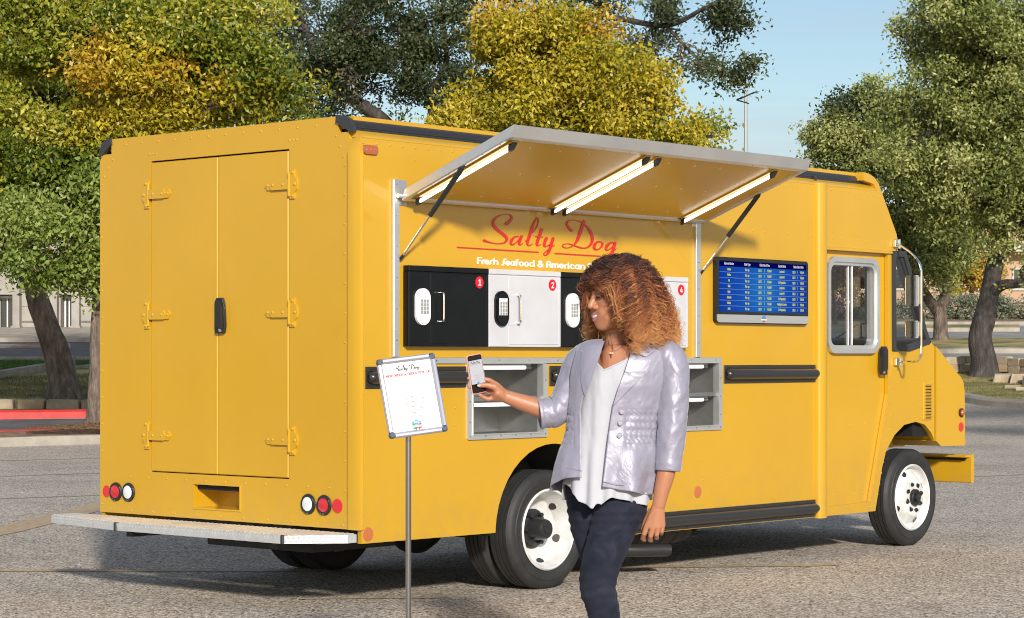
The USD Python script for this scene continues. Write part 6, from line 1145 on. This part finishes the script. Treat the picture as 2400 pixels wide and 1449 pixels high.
for tab, k in ((LT, 0), (RT, 1)):
    c = P((tab[-1][1] + tab[-1][2]) / 2, 1650, tab[-1][4]); c[2] = 0; fw = unit(-.75 * U3 + .66 * K3)
    put('shoe', hull(np.vstack([sphere_pts(c + Z3 * .07, .042), sphere_pts(c - fw * .045 + Z3 * .034, .034), sphere_pts(c + fw * .10 + Z3 * .034, .034), sphere_pts(c + fw * .165 + Z3 * .026, .026), sphere_pts(c + fw * .08 + Z3 * .055, .032)])), 'shoe_black', her, smooth=True)
# ---- necklace, ring
nk = smooth_path([P(*a) for a in ((1431, 790, -.045), (1434, 806, -.068), (1438, 821, -.088), (1450, 815, -.085), (1466, 805, -.075), (1480, 795, -.05))], 5)
ne = put('necklace', tube(nk, .0013, 5), 'chrome', her); cx_ = P(1433, 830, -.094)
put('pendant', [box(-.0015, .0015, -.0015, .0015, -.013, .011).apply_translation(cx_), hull([cx_ + U3 * a + Z3 * (.004 + b) + V3 * c for a in (-.007, .007) for b in (-.0015, .0015) for c in (-.0015, .0015)])], 'chrome', ne)
put('ring', tube([P(1521, 1247, -.088) + .0105 * (math.cos(a) * U3 + math.sin(a) * V3) for a in np.linspace(0, 6.283, 17)], .0016, 6), 'chrome', her)
put('nail', hull([P(1122.5, 903.8, -.019) + U3 * .0075 * math.cos(a) + Z3 * .0045 * math.sin(a) + V3 * q for a in np.arange(10) * .628 for q in (0, .002)]), 'nail', her)

# ---- hair: curls rooted on the scalp, gathered in ringlets
_cg = np.random.default_rng(77); NC = 620
cdir = _cg.normal(size=(NC, 3)); cdir /= np.linalg.norm(cdir, axis=1, keepdims=True)
c_ph, c_wl, c_r, c_tone, c_L = _cg.uniform(0, 6.28, NC), _cg.uniform(.036, .080, NC), _cg.uniform(.009, .020, NC), _cg.uniform(0, 1, NC), _cg.uniform(-.05, .05, NC); c_hand = np.sign(_cg.normal(size=NC))
def strand_paths(d, L, off, M_):
    front = np.clip((d[:, 1] - .05) / .6, 0, 1) * np.clip(d[:, 2] / .5, 0, 1); top = np.clip(d[:, 2], 0, 1); near = np.clip(d[:, 0], 0, 1) * np.clip(d[:, 1] + .25, 0, .6)
    L = (L + .10 * top) * (1 - .66 * front); off = off * (1 - .40 * front) * (1 - .30 * top)
    rw = toW(np.array([0, -.015, .038]) + d * np.array([.075, .095, .089])); nw = d @ Hm.T + .05 * np.array([0, 0, 1.]) * top[:, None]; nw /= np.linalg.norm(nw, axis=1, keepdims=True)
    s = np.linspace(0, 1, M_)[None, :, None] * L[:, None, None]; o = off[:, None, None]
    gd = np.array([0, 0, -1.]) + .16 * d[:, :1] * X_ + .26 * np.clip(-d[:, 1:2], 0, 1) * -F_ + .10 * np.clip(d[:, 1:2], 0, 1) * F_ + front[:, None] * .30 * F_; gd /= np.linalg.norm(gd, axis=1, keepdims=True)
    e = 1 - np.exp(-s / o); return rw[:, None] + nw[:, None] * o * e + gd[:, None] * (s - o * e), s[..., 0]
def hair(n, seed, name, width, jit, tone0, lmul=1., fly=0.):
    g = np.random.default_rng(seed); d = g.normal(size=(n * 4, 3)); d /= np.linalg.norm(d, axis=1, keepdims=True)
    ok = (d[:, 2] > -.45) & ~((d[:, 1] > .30) & (d[:, 2] < .56)) & ~((np.abs(d[:, 0]) > .35) & (d[:, 1] > .20) & (d[:, 2] < .22)); d = d[ok][:n]; n = len(d); M_ = 34
    ci = cKDTree(cdir).query(d)[1]; L0 = .245 + .05 * (d[:, 0] < -.1) + c_L[ci] + .04 * np.clip(-d[:, 1], 0, 1); of = .058 + .020 * np.clip(-d[:, 1], 0, 1) + .010 * np.clip(d[:, 0], 0, 1)
    p1, s = strand_paths(d, (L0 + g.uniform(-.02, .02, n)) * lmul, of + g.uniform(-.020, .018, n) + fly * g.uniform(0, 1, n) ** 2, M_); p2, _ = strand_paths(cdir[ci], L0 * lmul, of, M_)
    u = np.linspace(0, 1, M_)[None, :, None]; k_ = (.66 if not fly else .15) * np.clip(u * 2.2 - .15, 0, 1); path = p1 * (1 - k_) + p2 * k_
    t = np.gradient(p2, axis=1); t /= np.linalg.norm(t, axis=2, keepdims=True) + 1e-9
    a = np.cross(t, F_ + .3 * X_); a /= np.linalg.norm(a, axis=2, keepdims=True) + 1e-9; b = np.cross(t, a)
    k = (2 * math.pi / c_wl[ci])[:, None] * s + (c_ph[ci] + g.normal(0, jit, n))[:, None]; rc = (c_r[ci] * g.uniform(.7, 1.3, n))[:, None] * np.clip(s / .045, 0, 1)
    path = path + rc[..., None] * (np.cos(k)[..., None] * a + (c_hand[ci][:, None] * np.sin(k))[..., None] * b) + g.normal(0, .0030, (n, M_, 3)).cumsum(1) * .5
    q = ((path - HC) @ Hm) / HS - np.array([0, 0, 0.]); uu = -.9 * q[..., 1] + .42 * q[..., 0]; zf = .038 + g.normal(0, .016, (n, 1)); ul = -.022 + g.normal(0, .013, (n, 1)) - .01 * np.clip(-.05 - q[..., 2], 0, .05) / .05
    m_ = (q[..., 2] < zf) & (uu < ul) & (q[..., 0] > -.035); fr = ((d[:, 1] > .12) & (d[:, 2] > .3))[:, None]
    q[..., 2] = np.where(m_ & fr, zf + (q[..., 2] - zf) * .28, q[..., 2]); q[..., 1] = np.where(m_ & ~fr, q[..., 1] - (ul - uu) / .9, q[..., 1]); path = toW(q)
    path[..., 2] = np.maximum(path[..., 2], P(0, 842)[2] + g.uniform(-.008, .035, (n, 1)))
    base = BASE[her]; pth = fresh(her, name); c = UsdGeom.BasisCurves.Define(stage, pth)
    c.CreateTypeAttr('linear'); c.CreateCurveVertexCountsAttr(Vt.IntArray.FromNumpy(np.full(n, M_, np.int32))); c.CreatePointsAttr(Vt.Vec3fArray.FromNumpy((path - base).reshape(-1, 3).astype(np.float32)))
    w = width * (1 - .5 * np.linspace(0, 1, M_) ** 2)[None] * g.uniform(.7, 1.2, (n, 1)); c.CreateWidthsAttr(Vt.FloatArray.FromNumpy(w.ravel().astype(np.float32))); c.SetWidthsInterpolation('vertex')
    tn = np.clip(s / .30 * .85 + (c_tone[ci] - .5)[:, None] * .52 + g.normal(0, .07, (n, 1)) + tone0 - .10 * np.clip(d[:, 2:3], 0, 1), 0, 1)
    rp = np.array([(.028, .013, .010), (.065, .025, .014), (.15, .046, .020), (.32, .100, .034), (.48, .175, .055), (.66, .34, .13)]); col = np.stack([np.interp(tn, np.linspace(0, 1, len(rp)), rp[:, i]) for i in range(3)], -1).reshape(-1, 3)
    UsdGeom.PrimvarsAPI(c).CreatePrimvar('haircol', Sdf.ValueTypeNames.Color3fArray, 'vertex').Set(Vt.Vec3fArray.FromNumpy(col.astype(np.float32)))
    UsdShade.MaterialBindingAPI.Apply(c.GetPrim()).Bind(UsdShade.Material.Get(stage, '/World/Looks/curls'))
look('curls', {'a': ('attribute', {'attribute': 'haircol'}), 'p': ('principled_bsdf', {'roughness': .40, 'specular_ior_level': .5})}, [('a.color', 'p.base_color')])
noisy('scalp', (.03, .014, .010), (.05, .022, .013), 60, .8)
sc_ = trimesh.creation.icosphere(4); sv = np.array(sc_.vertices); keep = ~((sv[:, 1] > .40) & (sv[:, 2] < .62)) & (sv[:, 2] > -.5) & ~((np.abs(sv[:, 0]) > .3) & (sv[:, 1] > .2) & (sv[:, 2] < .3)); fk = keep[sc_.faces].all(1)
put('scalp', hl(TM(np.array([0, -.015, .038]) + sv * [.082, .101, .097], sc_.faces[fk])), 'scalp', her, smooth=True)
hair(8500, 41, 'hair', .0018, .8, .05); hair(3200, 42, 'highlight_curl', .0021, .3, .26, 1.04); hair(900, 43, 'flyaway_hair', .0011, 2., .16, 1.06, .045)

# ================================================================ the phone
phone = thing('phone', 'smartphone in a pink case held up towards the poster stand', 'phone', P(1117, 876, .0))
pn = unit(K3 * math.cos(.50) + U3 * math.sin(.50)); pw_ = unit(U3 * math.cos(.50) + V3 * math.sin(.50)); pu = unit(Z3 - .20 * U3); pu = unit(pu - (pu @ pn) * pn); pw_ = np.cross(pu, pn); pc = P(1116.5, 876.5, .004)
on_ph = lambda m: frame_to(m, pc, pw_, pu, pn)
PWd, PHt = .0705, .160
put('case', on_ph(hull(np.vstack([np.c_[np.array(rrect(-PWd / 2 + i, PWd / 2 - i, -PHt / 2 + i, PHt / 2 - i, .010).exterior.coords), np.full(len(rrect(-PWd / 2, PWd / 2, -PHt / 2, PHt / 2, .010).exterior.coords), z)] for i, z in ((.002, -.005), (0, -.003), (0, .003), (.0015, .0045))]))), 'case_pink', phone, smooth=40)
put('screen_glass', on_ph(ext(rrect(-PWd / 2 + .003, PWd / 2 - .003, -PHt / 2 + .003, PHt / 2 - .003, .008), .001).apply_translation([0, 0, .0045])), 'phone_glass', phone)
dp = put('display', on_ph(box(-PWd / 2 + .0045, PWd / 2 - .0045, -.040, .056, .0056, .0058)), 'phone_light', phone)
put('display_script', on_ph(frame_to(ext(affinity.affine_transform(affinity.skew(sc, 0, -3.6, origin=(1180, 400)), [s_ * .42, 0, 0, -s_ * .42, -1180 * s_ * .42, 400 * s_ * .42]), .0002), [-.002, .047, .0059], [1, 0, 0], [0, 1, 0], [0, 0, 1])), 'ink_black', phone)
put('display_text', on_ph(text('NEW ORDER or ORDER PICK-UP', .0030, [0, .038, .0059], [1, 0, 0], [0, 1, 0], .0002, True)), 'ink_red', phone)
for y, l in ((-.004, rows[0][2][0]), (-.0125, rows[1][2][0]), (-.021, rows[2][2][0]), (-.0295, rows[3][2][0])):
    put('display_text', on_ph(text(l, .0011, [0, y - .0025, .0059], [1, 0, 0], [0, 1, 0], .0002)), 'ink_black', phone); put('display_dot', on_ph(disc([0, y + .001, .0058], [0, 0, 1], .0013, .0002, 10)), 'ink_red', phone)
put('display_emblem', on_ph(frame_to(ext(Polygon([(0, .0065), (.0065, .0025), (.0045, -.0005), (-.0045, -.0005), (-.0065, .0025)]), .0002), [0, -.0393, .0059], [1, 0, 0], [0, 1, 0], [0, 0, 1])), 'emblem_blue', phone)
